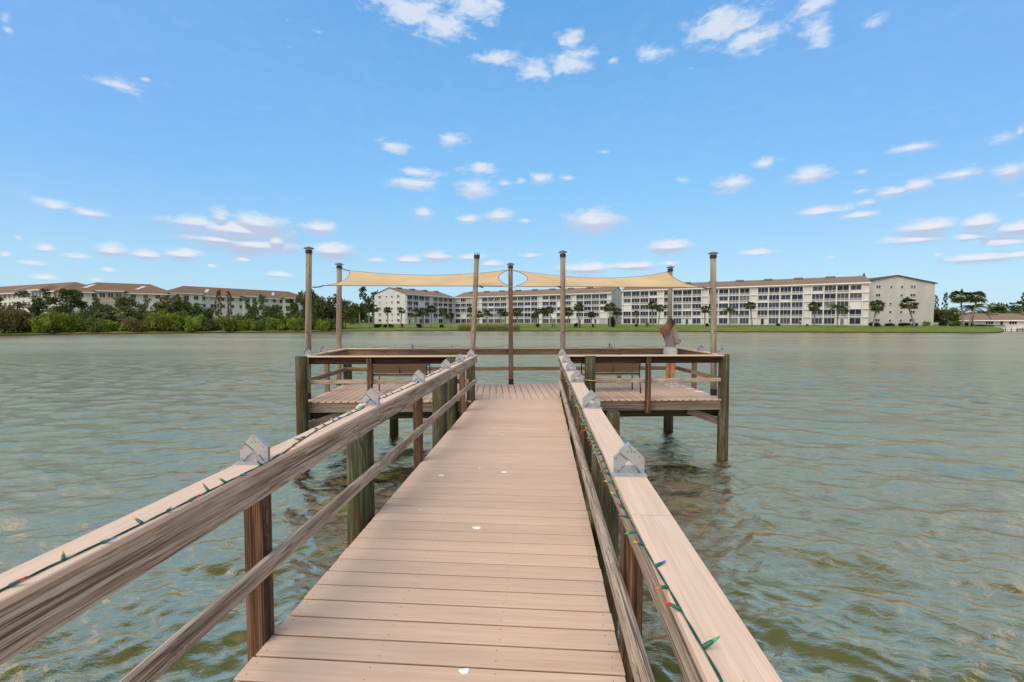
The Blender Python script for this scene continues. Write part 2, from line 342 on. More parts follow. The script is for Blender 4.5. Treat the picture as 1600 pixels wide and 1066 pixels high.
# ------------------------------------------------------------------ water
def water():
    m, t, b = mat('lake_water'); geo = t.new('ShaderNodeNewGeometry'); pos = geo.outputs['Position']
    a = t.noise(t.vec('MULTIPLY', pos, (1.0, 2.2, 1)), .9, 4, .6, .6)
    a2 = t.noise(t.vec('MULTIPLY', pos, (1.2, 2.0, 1)), 3.8, 5, .62, .8)
    a3 = t.noise(t.vec('MULTIPLY', t.vec('ADD', pos, (7, 3, 0)), (1.6, 2.6, 1)), 11, 3, .6, .3)
    gust = t.maprange(t.noise(t.vec('MULTIPLY', pos, (.5, 1, 1)), .16, 3), .35, .65, .55, 1.3)
    big = t.noise(t.vec('MULTIPLY', pos, (.25, 1, 1)), .06, 4, .6)
    h = t.math('MULTIPLY', gust, t.math('ADD', t.math('MULTIPLY', a, .03), t.math('ADD', t.math('MULTIPLY', a2, .026), t.math('MULTIPLY', a3, .005))))
    k = t.new('ShaderNodeBump'); t.l.new(h, k.inputs['Height']); k.inputs['Strength'].default_value = 1.0; k.inputs['Distance'].default_value = 1.0
    dif = t.new('ShaderNodeBsdfDiffuse')
    murk = t.mix(t.maprange(t.noise(pos, .5, 4), .35, .65), (.058, .070, .024), (.078, .088, .034))
    t.l.new(murk, dif.inputs[0])
    gl = t.new('ShaderNodeBsdfGlossy'); gl.inputs['Color'].default_value = (.87, .62, .36, 1); sp_ = t.new('ShaderNodeSeparateXYZ'); t.l.new(pos, sp_.inputs[0]); t.l.new(t.math('ADD', t.maprange(sp_.outputs[1], 7, 60, .06, .25), t.maprange(big, .4, .6, 0, .06)), gl.inputs['Roughness'])
    fr = t.new('ShaderNodeFresnel'); fr.inputs[0].default_value = 1.225
    t.l.new(k.outputs[0], dif.inputs['Normal']); t.l.new(k.outputs[0], gl.inputs['Normal']); t.l.new(k.outputs[0], fr.inputs['Normal'])
    mx = t.new('ShaderNodeMixShader'); t.l.new(fr.outputs[0], mx.inputs[0]); t.l.new(dif.outputs[0], mx.inputs[1]); t.l.new(gl.outputs[0], mx.inputs[2])
    t.l.new(mx.outputs[0], t.n['Material Output'].inputs[0])
    r = np.concatenate([np.linspace(.2, 1.1, 6), np.geomspace(1.25, 130, 640), np.geomspace(140, 4000, 16)])
    th = np.concatenate([np.linspace(R(-180), R(-66), 30)[:-1], np.linspace(R(-66), R(58), 560), np.linspace(R(58), R(180), 30)[1:]])
    RR, TH = np.meshgrid(r, th, indexing='ij')
    X = RR*np.sin(TH); Y = RR*np.cos(TH); Z = np.zeros_like(X)
    g2 = np.random.default_rng(5)
    dr = np.gradient(r)[:, None]
    for i in range(110):
        lam = .15*(11 ** (g2.random()**1.5))            # 0.22 .. 3.5 m
        side = 1 if i % 2 else -1
        ang = R(90) + R(g2.normal(-4, 30)) + (R(20)*side)
        amp = .0058*lam**.80 * (.5+g2.random())
        kx, ky = 2*np.pi/lam*np.cos(ang), 2*np.pi/lam*np.sin(ang)
        fade = np.clip((lam/(dr*2.4)-1), 0, 1)*np.clip((lam/(RR*.004*2.4)-1), 0, 1)
        warp = .35*np.sin(X*.31+i)+.35*np.sin(Y*.27+i*2)
        s = np.sin(kx*X+ky*Y+g2.random()*6.28+warp)
        grp_ = .6+.4*np.sin(X*.5/lam*.6+Y*.15/lam+i*1.7)
        Z += amp*fade*grp_*(s - .25*np.cos(2*np.arcsin(np.clip(s, -1, 1))))
    nv = X.size; nr_, nt = X.shape
    me = bpy.data.meshes.new('water'); me.vertices.add(nv)
    me.vertices.foreach_set('co', np.stack([X, Y, Z], -1).reshape(-1).astype(np.float32))
    idx = np.arange(nv).reshape(nr_, nt)
    q = np.stack([idx[:-1, :-1], idx[:-1, 1:], idx[1:, 1:], idx[1:, :-1]], -1).reshape(-1, 4)[:, ::-1]
    nf = len(q); me.loops.add(nf*4); me.loops.foreach_set('vertex_index', q.reshape(-1).astype(np.int32))
    me.polygons.add(nf); me.polygons.foreach_set('loop_start', np.arange(0, nf*4, 4, dtype=np.int32)); me.polygons.foreach_set('loop_total', np.full(nf, 4, np.int32))
    me.update(calc_edges=True); me.validate(); me.polygons.foreach_set('use_smooth', np.ones(len(me.polygons), bool)); me.materials.append(m)
    o = inst('water', me, None, Matrix.Translation((0, 0, WATER))); tag(o, kind='structure')
water()

# ------------------------------------------------------------------ terrain beyond the lake
SH = [(-2600, 70), (-900, 72), (-300, 78), (0, 85), (100, 93), (200, 98), (300, 103), (400, 108), (480, 114), (545, 121), (715, 126), (960, 119), (1280, 109), (1500, 103), (1555, 102), (1566, 106), (1572, 150), (1700, 158), (2400, 160), (4400, 165)]
def shore(px): return float(np.interp(px, [a for a, _ in SH], [b for _, b in SH]))
def gz(px, D):
    d = D-shore(px); return float(np.interp(d, [-4, 0, .35, 1.2, 8, 20, 34, 80, 400, 4000], [-1.8, WATER-.02, -1.02, -.86, -.45, .05, .30, .45, .6, 1]))
def terrain():
    m, t, b = mat('lawn'); geo = t.new('ShaderNodeNewGeometry'); pos = geo.outputs['Position']
    f = t.noise(pos, .25, 5, .6); f2 = t.noise(pos, 4, 4, .7)
    c = t.ramp(t.math('ADD', t.math('MULTIPLY', f, .6), t.math('MULTIPLY', f2, .4)), [(.32, (.065, .095, .014)), (.5, (.12, .155, .024)), (.68, (.19, .20, .045))])
    sz = t.new('ShaderNodeSeparateXYZ'); t.l.new(pos, sz.inputs[0])
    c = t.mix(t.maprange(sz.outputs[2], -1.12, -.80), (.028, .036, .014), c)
    t.l.new(c, b.inputs['Base Color']); b.inputs['Roughness'].default_value = .9; b.inputs['Specular IOR Level'].default_value = .15
    bump(t, b, f2, .6, .1)
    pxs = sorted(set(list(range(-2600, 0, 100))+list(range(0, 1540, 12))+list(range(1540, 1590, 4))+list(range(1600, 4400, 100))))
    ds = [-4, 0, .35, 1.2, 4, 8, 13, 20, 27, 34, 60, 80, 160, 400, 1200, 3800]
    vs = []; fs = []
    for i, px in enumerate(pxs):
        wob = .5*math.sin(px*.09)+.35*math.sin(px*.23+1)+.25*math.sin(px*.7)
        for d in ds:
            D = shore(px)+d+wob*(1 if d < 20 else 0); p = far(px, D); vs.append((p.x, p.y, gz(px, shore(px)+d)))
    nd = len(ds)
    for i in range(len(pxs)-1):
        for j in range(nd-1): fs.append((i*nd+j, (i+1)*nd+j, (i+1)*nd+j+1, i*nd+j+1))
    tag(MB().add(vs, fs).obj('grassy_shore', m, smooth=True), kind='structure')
terrain()

# ------------------------------------------------------------------ foliage
def leafmat(name, c0, c1, trans=.25):
    m, t, b = mat(name); geo = t.new('ShaderNodeNewGeometry'); oi = t.new('ShaderNodeObjectInfo')
    tc = t.new('ShaderNodeTexCoord'); cl = t.noise(tc.outputs['Object'], .9, 2)
    f = t.math('ADD', t.math('MULTIPLY', geo.outputs['Random Per Island'], .5), t.math('MULTIPLY', t.maprange(cl, .35, .65), .5))
    c = t.mix(f, c0, c1); c = t.mix(1.0, c, _rgb(t, t.math('ADD', t.math('MULTIPLY', oi.outputs['Random'], .35), .82)), 'MULTIPLY')
    d = t.new('ShaderNodeBsdfDiffuse'); tr = t.new('ShaderNodeBsdfTranslucent'); t.l.new(c, d.inputs[0]); t.l.new(c, tr.inputs[0])
    mx = t.new('ShaderNodeMixShader'); mx.inputs[0].default_value = trans; t.l.new(d.outputs[0], mx.inputs[1]); t.l.new(tr.outputs[0], mx.inputs[2])
    t.l.new(mx.outputs[0], t.n['Material Output'].inputs[0]); return m
LM = {'mangrove': leafmat('leaf_mangrove', (.085, .115, .022), (.26, .28, .065)), 'bright': leafmat('leaf_bright', (.08, .14, .018), (.25, .33, .055)),
      'dark': leafmat('leaf_oak', (.042, .060, .022), (.14, .165, .065)), 'olive': leafmat('leaf_olive', (.08, .085, .035), (.22, .20, .09)),
      'mid': leafmat('leaf_mid', (.06, .095, .026), (.18, .23, .07)), 'brown': leafmat('leaf_cypress', (.10, .06, .025), (.26, .17, .07)),
      'palm': leafmat('leaf_palm', (.022, .038, .012), (.10, .12, .045), .15), 'palmlight': leafmat('leaf_palm_light', (.06, .085, .03), (.20, .23, .11), .2),
      'hedge': leafmat('leaf_hedge', (.018, .03, .010), (.055, .08, .025)), 'reed': leafmat('leaf_reed', (.07, .10, .03), (.20, .21, .09))}
BARK = plain('bark', (.16, .125, .095), .9, 0, .3, 6); PBARK = plain('palm_bark', (.24, .20, .16), .9, 0, .3, 5)
def crown_mesh(name, m, lobes, nleaf, size, seed, flat=.5):
    g3 = np.random.default_rng(seed); P = []
    vol = np.array([l[3]**2 for l in lobes]); cnt = (nleaf*vol/vol.sum()).astype(int)
    for l, k in zip(lobes, cnt):
        d = g3.normal(size=(k, 3)); d /= np.linalg.norm(d, axis=1)[:, None]
        rad = l[3]*(g3.random(k)**.28)*(1+.12*np.sin(d[:, 0]*7+d[:, 2]*9))
        p = d*rad[:, None]; p[:, 2] *= l[4]; P.append(p+np.array(l[:3]))
    P = np.concatenate(P); k = len(P)
    u = g3.normal(size=(k, 3)); u[:, 2] *= .7; u /= np.linalg.norm(u, axis=1)[:, None]
    v = g3.normal(size=(k, 3)); v -= (v*u).sum(1)[:, None]*u; v /= np.linalg.norm(v, axis=1)[:, None]
    s = size*(.5+g3.random(k))[:, None]
    q = np.stack([P-u*s, P-v*s*.45+u*s*.1, P+u*s, P+v*s*.5], 1).reshape(-1, 3)
    me = bpy.data.meshes.new(name); me.from_pydata(q.tolist(), [], np.arange(k*4).reshape(-1, 4).tolist()); me.materials.append(m); me.update(); return me
def lobes(seed, n, rx, rz, zc, lr):
    r3 = random.Random(seed); out = [(0, 0, zc, lr*1.15, .8)]
    for i in range(n):
        a = r3.random()*6.28; q = rx*(.35+.65*r3.random()); z = zc+rz*(r3.random()*2-1)
        out.append((q*math.cos(a), q*math.sin(a), z, lr*(.55+.5*r3.random()), .75))
    return out
# unit crowns: radius 1, height ~ 0..1.6
CR = {}
def crown(kind, shape, var):
    k = (kind, shape, var)
    if k in CR: return CR[k]
    s = hash((shape, var)) % 9999 if False else (len(shape)*31+var*7+ord(shape[0]))
    if shape == 'round': me = crown_mesh('crown', LM[kind], lobes(s, 14, .60, .60, .80, .42), 2300, .075, s)
    elif shape == 'loose': me = crown_mesh('crown', LM[kind], lobes(s, 20, .75, .78, .92, .30), 2000, .065, s)
    elif shape == 'bush': me = crown_mesh('crown', LM[kind], lobes(s, 10, .68, .22, .42, .42), 1500, .075, s)
    elif shape == 'thin': me = crown_mesh('crown', LM[kind], [((.25+.45*((i*7)%5)/5)*math.cos(i*2.4)*(1-i/40), (.25+.45*((i*7)%5)/5)*math.sin(i*2.4)*(1-i/40), .5+i*.07, .20, .4) for i in range(22)], 900, .07, s)
    elif shape == 'hedge': me = crown_mesh('crown', LM[kind], [(x*.5, 0, .42, .5, .8) for x in (-1, -.5, 0, .5, 1)], 900, .10, s)
    CR[k] = me; return me
def tree(name, label, cat, px, D, top, halfw, kind, shape='round', group=None, base=None, var=0, trunk=True):
    p = far(px, D); z0 = gz(px, D) if base is None else base; ztop = hz(top, D); r = halfw/FPX*D; h = ztop-z0
    o = thing(name, label, cat, (p.x, p.y, z0), group, random.random()*6.28)
    top_unit = {'round': 1.62, 'loose': 1.8, 'bush': .98, 'thin': 2.15, 'hedge': .85}[shape]
    if shape in ('round', 'loose'):
        r *= 1.3; sz = h/top_unit*1.02; oz = 0
    else: sz = h/top_unit; oz = 0
    S = Matrix.Diagonal((r, r if shape != 'hedge' else .9, sz, 1))
    rot = Matrix.Rotation(random.random()*6.28 if shape != 'hedge' else 0, 4, 'Z')
    base_m = Matrix.Translation((p.x, p.y, z0+oz)) @ rot @ S
    inst('crown', crown(kind, shape, var % 3), o, base_m)
    if trunk:
        mb = MB(); rt = max(.12, h*.022); ht = oz+sz*(1.0 if shape != 'bush' else .4)
        rr = random.Random(int(px*10)); bend = (rr.random()-.5)*r*.3
        mb.tube([(p.x, p.y, z0-.3), (p.x+bend*.5, p.y, z0+ht*.5), (p.x+bend, p.y, z0+ht)], [rt*1.3, rt, rt*.55], 7)
        for i in range(5 if shape in ('round', 'loose') else 3):
            a = rr.random()*6.28; q = r*(.4+.35*rr.random()); zb = z0+ht*(.45+.1*i)
            mb.tube([(p.x+bend*.6, p.y, zb), (p.x+bend*.6+q*.5*math.cos(a), p.y+q*.5*math.sin(a), zb+sz*.22), (p.x+q*math.cos(a), p.y+q*math.sin(a), min(z0+h*.9, zb+sz*.5))], [rt*.6, rt*.4, rt*.15], 5)
        mb.obj('trunk', BARK, o)
    return o
def palm_crown(var, kind='fan', m=None):
    k = ('palm', var, kind, m.name)
    if k in CR: return CR[k]
    r3 = random.Random(var*17+3); mb = MB()
    if kind == 'fan':
        for i in range(54):
            a = r3.random()*6.28; e = math.asin(r3.uniform(-.7, 1)); L = r3.uniform(.35, .55)
            d = Vector((math.cos(a)*math.cos(e), math.sin(a)*math.cos(e), math.sin(e)))
            s = d.cross(Vector((0, 0, 1)) if abs(d.z) < .95 else Vector((1, 0, 0))).normalized(); u = s.cross(d)
            c = d*L; mb.add([d*.03-s*.008, d*.03+s*.008, c+s*.008, c-s*.008], [(0, 1, 2, 3)])
            for j in range(9):
                t = (j-4)/4*1.25; q = (d*math.cos(t)+s*math.sin(t)); tip = c+q*r3.uniform(.38, .5)-Vector((0, 0, .10+.14*abs(t)))+u*r3.uniform(-.06, .06)
                wd = (s*math.cos(t)-d*math.sin(t))*.06; mid = c+q*.22
                mb.add([c, mid+wd, tip, mid-wd], [(0, 1, 2, 3)])
        for i in range(16):                       # dead skirt
            a = r3.random()*6.28; d = Vector((math.cos(a), math.sin(a), 0)); mb.add([d*.05, d*.25+Vector((.05, 0, -.3)), d*.2+Vector((0, 0, -.55))], [(0, 1, 2)], 1)
    else:
        for i in range(17):
            a = i*2.4+r3.random()*.4; e0 = r3.uniform(.15, 1.1); L = r3.uniform(.85, 1.1); pts = []
            for j in range(8):
                t = j/7; rr_ = L*t*math.cos(e0*(1-.4*t)); z = L*(math.sin(e0)*t-.95*t*t*(1.2-e0*.5)); pts.append(Vector((rr_*math.cos(a), rr_*math.sin(a), z)))
            sd_ = Vector((-math.sin(a), math.cos(a), 0))
            for j in range(7):
                for q in range(3):
                    b0 = pts[j].lerp(pts[j+1], q/3); ll = .25*math.sin(math.pi*min(.96, (j+q/3+.8)/8))
                    for sg in (-1, 1):
                        mb.add([b0, b0+(pts[j+1]-pts[j])*.3, b0+sd_*sg*ll+Vector((0, 0, -ll*.7))+(pts[j+1]-pts[j])*.5], [(0, 1, 2)])
    me = mb.mesh('crown', [m, LM['olive']]); CR[k] = me; return me
def palm(label, px, cy, rpx, D, base_px=None, kind='fan', light=False, group='palm trees on the far lawn', var=None, name='cabbage_palm'):
    base_px = base_px or px; p = far(base_px, D); q = far(px, D); z0 = gz(base_px, D); zc = hz(cy, D); r = rpx/FPX*D
    o = thing(name, label, 'palm tree', (p.x, p.y, z0), group)
    v = random.randrange(4) if var is None else var
    m = LM['palmlight'] if light else LM['palm']
    S = Matrix.Translation((q.x, q.y, zc-.1*r)) @ Matrix.Rotation(random.random()*6.28, 4, 'Z') @ Matrix.Diagonal((r*1.32, r*1.32, r*1.25, 1))
    inst('crown', palm_crown(v, kind, m), o, S)
    n_ = 8; pts = []; rt = .19
    for i in range(n_+1):
        t = i/n_; b = t*t*(3-2*t) if base_px != px else t
        pts.append((p.x+(q.x-p.x)*b, p.y+(q.y-p.y)*b, z0-.2+(zc-z0+.2)*t))
    MB().tube(pts, [rt*(1.35-.35*min(1, i/2)+.05*math.sin(i*3)) for i in range(n_+1)], 8).obj('trunk', PBARK, o, smooth=True)
    return o

# ------------------------------------------------------------------ buildings
GLASS, t_, b_ = mat('window_glass'); oi_ = t_.new('ShaderNodeObjectInfo')
t_.l.new(t_.ramp(oi_.outputs['Random'], [(0, (.018, .022, .035)), (.45, (.035, .045, .07)), (.76, (.06, .065, .075)), (.90, (.14, .14, .14)), (.965, (.38, .38, .36))], 'CONSTANT'), b_.inputs['Base Color'])
b_.inputs['Roughness'].default_value = .12; b_.inputs['Specular IOR Level'].default_value = .35
def stucco(name, c, var=.06):
    m, t, b = mat(name); geo = t.new('ShaderNodeNewGeometry')
    f = t.noise(t.vec('MULTIPLY', geo.outputs['Position'], (.4, .4, .12)), 1, 5, .65)
    t.l.new(t.mix(t.maprange(f, .3, .7), tuple(x*(1-var*2) for x in c), c), b.inputs['Base Color']); b.inputs['Roughness'].default_value = .9; b.inputs['Specular IOR Level'].default_value = .1; return m
def shingle(name, c, c2):
    m, t, b = mat(name); geo = t.new('ShaderNodeNewGeometry')
    f = t.noise(geo.outputs['Position'], .35, 5, .7); f2 = t.noise(t.vec('MULTIPLY', geo.outputs['Position'], (1, 1, 6)), 2.5, 3, .7)
    t.l.new(t.mix(t.math('ADD', t.math('MULTIPLY', f, .6), t.math('MULTIPLY', f2, .4)), c, c2), b.inputs['Base Color']); b.inputs['Roughness'].default_value = .9
    bump(t, b, f2, .5, .05); return m
M['white'] = stucco('white_stucco', (.60, .595, .575)); M['trim'] = plain('white_trim', (.68, .68, .67), .7, 0, .05)
M['grey_w'] = stucco('grey_stucco', (.50, .495, .475), .08); M['cream'] = stucco('cream_stucco', (.68, .65, .58)); M['peach'] = stucco('peach_stucco', (.55, .42, .28))
M['roof'] = shingle('tan_shingles', (.13, .085, .058), (.235, .165, .12)); M['tile'] = shingle('terracotta_tiles', (.10, .054, .028), (.21, .125, .07))
M['silver'] = plain('roof_flashing', (.5, .52, .54), .5, .2); M['dark_trim'] = plain('dark_roof_edge', (.06, .055, .05), .7)
M['panel'] = plain('grey_balcony_panel', (.21, .22, .235), .6, 0, .08); M['awning'] = plain('hurricane_shutter', (.60, .60, .58), .6, 0, .05)
WIN = {}
def win_mesh(w_, h_, npan, kind='sash', rail=False):
    """frame mesh and pane mesh; local x along wall, -y outwards, z up, origin at sill centre"""
    k = (round(w_, 2), round(h_, 2), npan, kind, rail)
    if k in WIN: return WIN[k]
    fr = MB(); t = .06
    fr.box((0, -.03, t/2), (w_, .12, t)); fr.box((0, -.03, h_-t/2), (w_, .12, t))
    fr.box((-w_/2+t/2, -.03, h_/2), (t, .118, h_-2*t)); fr.box((w_/2-t/2, -.03, h_/2), (t, .118, h_-2*t))
    for i in range(1, npan):
        x = -w_/2+w_*i/npan; fr.box((x, -.03, h_/2), (.065, .10, h_-2*t))
    if rail: fr.box((0, -.03, h_*.30), (w_-2*t, .094, .07))
    pn = MB().box((0, .0, h_/2), (w_-2*t+.02, .03, h_-2*t+.02))
    rl = None
    if rail:
        rl = MB().box((0, -.055, h_*.15+.03), (w_-2*t-.01, .03, h_*.30-t-.02)).mesh('balcony_panel', M['panel'])
    WIN[k] = (fr.mesh('window', M['trim']), pn.mesh('pane', GLASS), rl); return WIN[k]
def put_window(parent, Mw, w_, h_, npan, rail=False, name='window'):
    f, p_, r_ = win_mesh(w_, h_, npan, 'sash', rail)
    o = inst(name, f, parent, Mw); inst('pane', p_, o, Mw)
    if r_: inst('balcony_panel', r_, o, Mw)
    return o
def wallframe(P, Q, z):
    X = (Q-P); X.z = 0; X.normalize(); N = Vector((X.y, -X.x, 0))       # outwards (towards the lake)
    Mx = Matrix((X, -N, Vector((0, 0, 1)))).transposed().to_4x4(); Mx.translation = (P.x, P.y, z); return Mx, (Q-P).length
def wing(parent, P, Q, depth, z0, ze, zr, wall, roof, over=.7, hip=False, trimm=None, wallname='wall', roofname='roof'):
    """box with a gabled or hipped roof, ridge parallel to PQ"""
    Mx, L = wallframe(P, Q, 0)
    mb = MB(); mb.box((L/2, depth/2, (z0+ze)/2-.5), (L, depth, ze-z0+1))
    if not hip:
        for x in (0, L):
            s = .0 if x == 0 else 0
            mb.add([(x, 0, ze-.02), (x, depth, ze-.02), (x, depth/2, zr-.12)], [(0, 1, 2) if x else (0, 2, 1)])
    mb.obj(wallname, wall, parent, Mx)
    o = over; th = .22; sl = (zr-ze)/(depth/2); zl = ze-sl*o+.12
    rb = MB(); i0, i1 = (-o, L+o) if not hip else (-o, L+o)
    h0 = depth/2+o if hip else 0
    ridge0, ridge1 = (-o+h0, L+o-h0) if hip else (-o*.4, L+o*.4)
    a0, a1 = (-o, L+o) if hip else (-o*.4, L+o*.4)
    top = [(a0, -o, zl), (a1, -o, zl), (a1, depth+o, zl), (a0, depth+o, zl), (ridge0, depth/2, zr+.12), (ridge1, depth/2, zr+.12)]
    bot = [(x, y, z-th) for x, y, z in top]
    rb.add(top+bot, [(0, 1, 5, 4), (2, 3, 4, 5), (3, 0, 4) if hip else (3, 0, 4), (1, 2, 5), (6, 7, 1, 0), (7, 8, 2, 1), (8, 9, 3, 2), (9, 6, 0, 3), (7, 6, 9, 8)]) if hip else \
        rb.add(top+bot, [(0, 1, 5, 4), (2, 3, 4, 5), (6, 10, 11, 7), (8, 11, 10, 9), (6, 7, 1, 0), (8, 9, 3, 2), (0, 4, 10, 6), (4, 3, 9, 10), (1, 7, 11, 5), (5, 11, 8, 2)])
    rb.obj(roofname, roof, parent, Mx)
    if not hip and L > 30:                     # low attic vents along the ridge
        for k in range(int(L/9)):
            MB().box((5+k*9, depth/2-.9, zr+.02), (2.6, 1.5, .55)).obj('roof_vent', roof, parent, Mx)
    # fascia board along the eaves
    if trimm: MB().box((L/2, -o-.04, zl-.12), (L+.5, .07, .36)).obj('eaves_board', trimm, parent, Mx)
    return Mx, L

def lake_facade(parent, P, Q, z0, ze, groups, nst=5, endgap=None, rnd=3):
    """white frame of slabs and fins with recessed window bays"""
    Mx, L = wallframe(P, Q, 0); rr = random.Random(rnd); sh = (ze-z0-.55)/nst; gap = 2.2
    bw = (L-gap*groups)/(groups*4); slabs = MB(); fins = MB()
    for s in range(1, nst+1): slabs.box((L/2, -.16, z0+s*sh+.0), (L, .30, .16))
    x = gap*.25; cols = []
    for g_ in range(groups):
        for b in range(4): cols.append((x+bw*(b+.5), g_, b)); fins.box((x+bw*b, -.22, (z0+ze)/2-.15), (.18, .44, ze-z0-.3))
        x += bw*4; fins.box((x, -.22, (z0+ze)/2-.15), (.18, .44, ze-z0-.3)); x += gap
    slabs.obj('floor_slab_band', M['trim'], parent, Mx); fins.obj('facade_fins', M['trim'], parent, Mx)
    for (cx, g_, b) in cols:
        for s in range(nst):
            zb = z0+s*sh+.12; hh = sh-.24
            if s == 0:
                u = rr.random()
                if u < .18:
                    k = put_window(parent, Mx @ Matrix.Translation((cx, -.05, zb)), 1.0, 2.05, 1, name='door'); continue
                if u < .30: continue
                put_window(parent, Mx @ Matrix.Translation((cx, -.05, zb+.25)), bw-.5, hh-.35, rr.choice((2, 3, 3)))
            else:
                u = rr.random(); 
                if u < .05: MB().box((0, -.03, hh/2), (bw-.4, .1, hh)).obj('shutter', M['awning'], parent, Mx @ Matrix.Translation((cx, -.05, zb)))
                elif u < .2: put_window(parent, Mx @ Matrix.Translation((cx, -.05, zb+.75)), bw-.6, hh-.85, 2)
                else: put_window(parent, Mx @ Matrix.Translation((cx, -.05, zb)), bw-.27, hh, rr.choice((2, 3, 3)), True)
GND = .30
def end_windows(parent, P, Q, z0, rows, cols, sh, shutters=False):
    Mx, L = wallframe(P, Q, 0)
    for r_ in range(rows):
        for (f, w_, h_) in cols:
            put_window(parent, Mx @ Matrix.Translation((L*f, -.03, z0+1.0+r_*sh+(1.3-h_)/2)), w_, h_, 2 if w_ > 1.2 else 1)

bA = thing('apartment_building', 'white L-shaped apartment block, its gable wall with small windows at left', 'building', (*far(800, 210).xy, GND), 'white apartment blocks across the lake')
A0, A1 = far(634, 193), far(710, 225); B1 = far(955, 186)
ZE, ZR = 13.45, 16.3
wing(bA, A0, A1, 18, GND, ZE, ZR, M['white'], M['roof'], trimm=M['trim']); wing(bA, A1, B1, 18, GND, ZE, ZR+.02, M['white'], M['roof'], trimm=M['trim'])
lake_facade(bA, A0, A1, GND, ZE, 2, rnd=1); lake_facade(bA, A1, B1, GND, ZE, 5, rnd=2)
dA = (A1-A0).normalized(); nA = Vector((-dA.y, dA.x, 0)); A00 = A0+nA*18
end_windows(bA, A00, A0, GND, 5, [(.18, 1.5, 1.2), (.40, .8, .8), (.58, .8, .8), (.78, 1.5, 1.2)], 2.6)
bC = thing('apartment_building', 'long white apartment block behind the woman, ending in a plain grey gable wall', 'building', (*far(1150, 160).xy, GND), 'white apartment blocks across the lake')
C0, C1 = far(971, 177), far(1356, 139)
wing(bC, C0, C1, 18, GND, 13.6, 16.2, M['white'], M['roof'], trimm=M['trim']); lake_facade(bC, C0, C1, GND, 13.6, 5, rnd=6)
# gabled end wing facing the lake
G0, G1 = far(1338, 142.5), far(1458, 142.5)
MxG, LG = wallframe(G0, G1, 0); mb = MB(); zeG, zrG = 13.7, 16.1
mb.add([(0, 0, -.5), (LG, 0, -.5), (LG, 0, zeG), (LG/2, 0, zrG), (0, 0, zeG), (0, 34, -.5), (LG, 34, -.5), (LG, 34, zeG), (LG/2, 34, zrG), (0, 34, zeG)],
       [(0, 1, 2, 3, 4), (6, 5, 9, 8, 7), (1, 6, 7, 2), (5, 0, 4, 9)]).obj('end_wall', M['grey_w'], bC, MxG)
o_ = .45; rb = MB(); s_ = (zrG-zeG)/(LG/2)
T = [(-o_, -o_, zeG-s_*o_+.08), (LG/2, -o_, zrG+.08), (LG+o_, -o_, zeG-s_*o_+.08)]; T2 = [(x, 34+o_, z) for x, y, z in T]
T = T+T2; Bt = [(x, y, z-.3) for x, y, z in T]
rb.add(T+Bt, [(0, 1, 4, 3), (1, 2, 5, 4), (6, 9, 10, 7), (7, 10, 11, 8), (0, 6, 7, 1), (1, 7, 8, 2), (0, 3, 9, 6), (2, 8, 11, 5)]).obj('gable_roof', M['dark_trim'], bC, MxG)
for (fx, w_, h_) in [(.265, 1.5, .95), (.43, .8, .8), (.57, .8, .8), (.715, 1.8, .95)]:
    for r_ in range(5): put_window(bC, MxG @ Matrix.Translation((LG*fx, -.03, GND+1.1+r_*2.65)), w_, h_, 2 if w_ > 1 else 1)
MB().tube([(LG/2, -.06, zrG-1.3), (LG/2, .02, zrG-1.3)], .45, 12).obj('gable_vent', M['grey_w'], bC, MxG)
for r_ in range(5): MB().box((2.7, -.05, GND+1.2+r_*2.65), (.9, .08, 1.9)).obj('stair_opening', M['dark_trim'], bC, MxG)

bL = thing('resort_building', 'cream apartment building with terracotta hip roofs showing above the shoreline trees at left', 'building', (*far(200, 175).xy, GND))
ws = [(far(-70, 190), far(93, 157)), (far(96, 159), far(276, 177)), (far(262, 176), far(492, 226))]
for i, (P, Q) in enumerate(ws):
    Mx, L = wing(bL, P, Q, 17, GND, 12.4, 16.1+.05*i, M['cream'], M['tile'], over=1.0, hip=True, trimm=M['trim'])
    nb = int(L/3.6)
    for k in range(nb):
        x = (k+.5)*L/nb
        if i == 1 and 20 < x < 30: pass
        for s in range(2, 4):
            zb = GND+.9+s*3.0
            put_window(bL, Mx @ Matrix.Translation((x, -.03, zb)), 1.5 if (k % 4) else 2.3, 1.55, 2)
    # projecting bays with their own hipped caps
    for (fx, bw_, peach) in {0: [(.35, 7, 0), (.88, 8, 0)], 1: [(.42, 7.5, 1)], 2: [(.10, 11, 0), (.52, 9, 0), (.80, 8, 0)]}[i]:
        PP = Mx @ Vector((L*fx-bw_/2, -1.6, 0)); QQ = Mx @ Vector((L*fx+bw_/2, -1.6, 0)); PP.z = QQ.z = 0
        My, L2 = wing(bL, PP, QQ, 7, GND, 13.0, 14.7, M['peach'] if peach else M['cream'], M['tile'], over=.9, hip=True, wallname='bay_wall', roofname='bay_roof', trimm=M['trim'])
        for s in range(2, 4):
            for q in (-.3, 0, .3):
                put_window(bL, My @ Matrix.Translation((L2*(.5+q), -.03, GND+.9+s*3.0)), 1.7, 1.7, 2)
        for q in range(6): MB().box((L2*(q+.5)/6, -.4, 12.55), (.16, .5, .22)).obj('eaves_bracket', M['dark_trim'], bL, My)
    for fx in ((.3, .75) if i else (.6,)):     # sheets of silver flashing on the slopes
        o = MB(); x = L*fx; o.add([(x-4.5, 2.4, 13.73), (x-3.2, 2.4, 13.73), (x-1.2, 6.2, 15.3), (x-2.5, 6.2, 15.3)], [(0, 1, 2, 3)])
        o.add([(x-4.5, 2.4, 13.55), (x-3.2, 2.4, 13.55), (x-1.2, 6.2, 15.1), (x-2.5, 6.2, 15.1)], [(3, 2, 1, 0)]).obj('roof_flashing', M['silver'], bL, Mx)

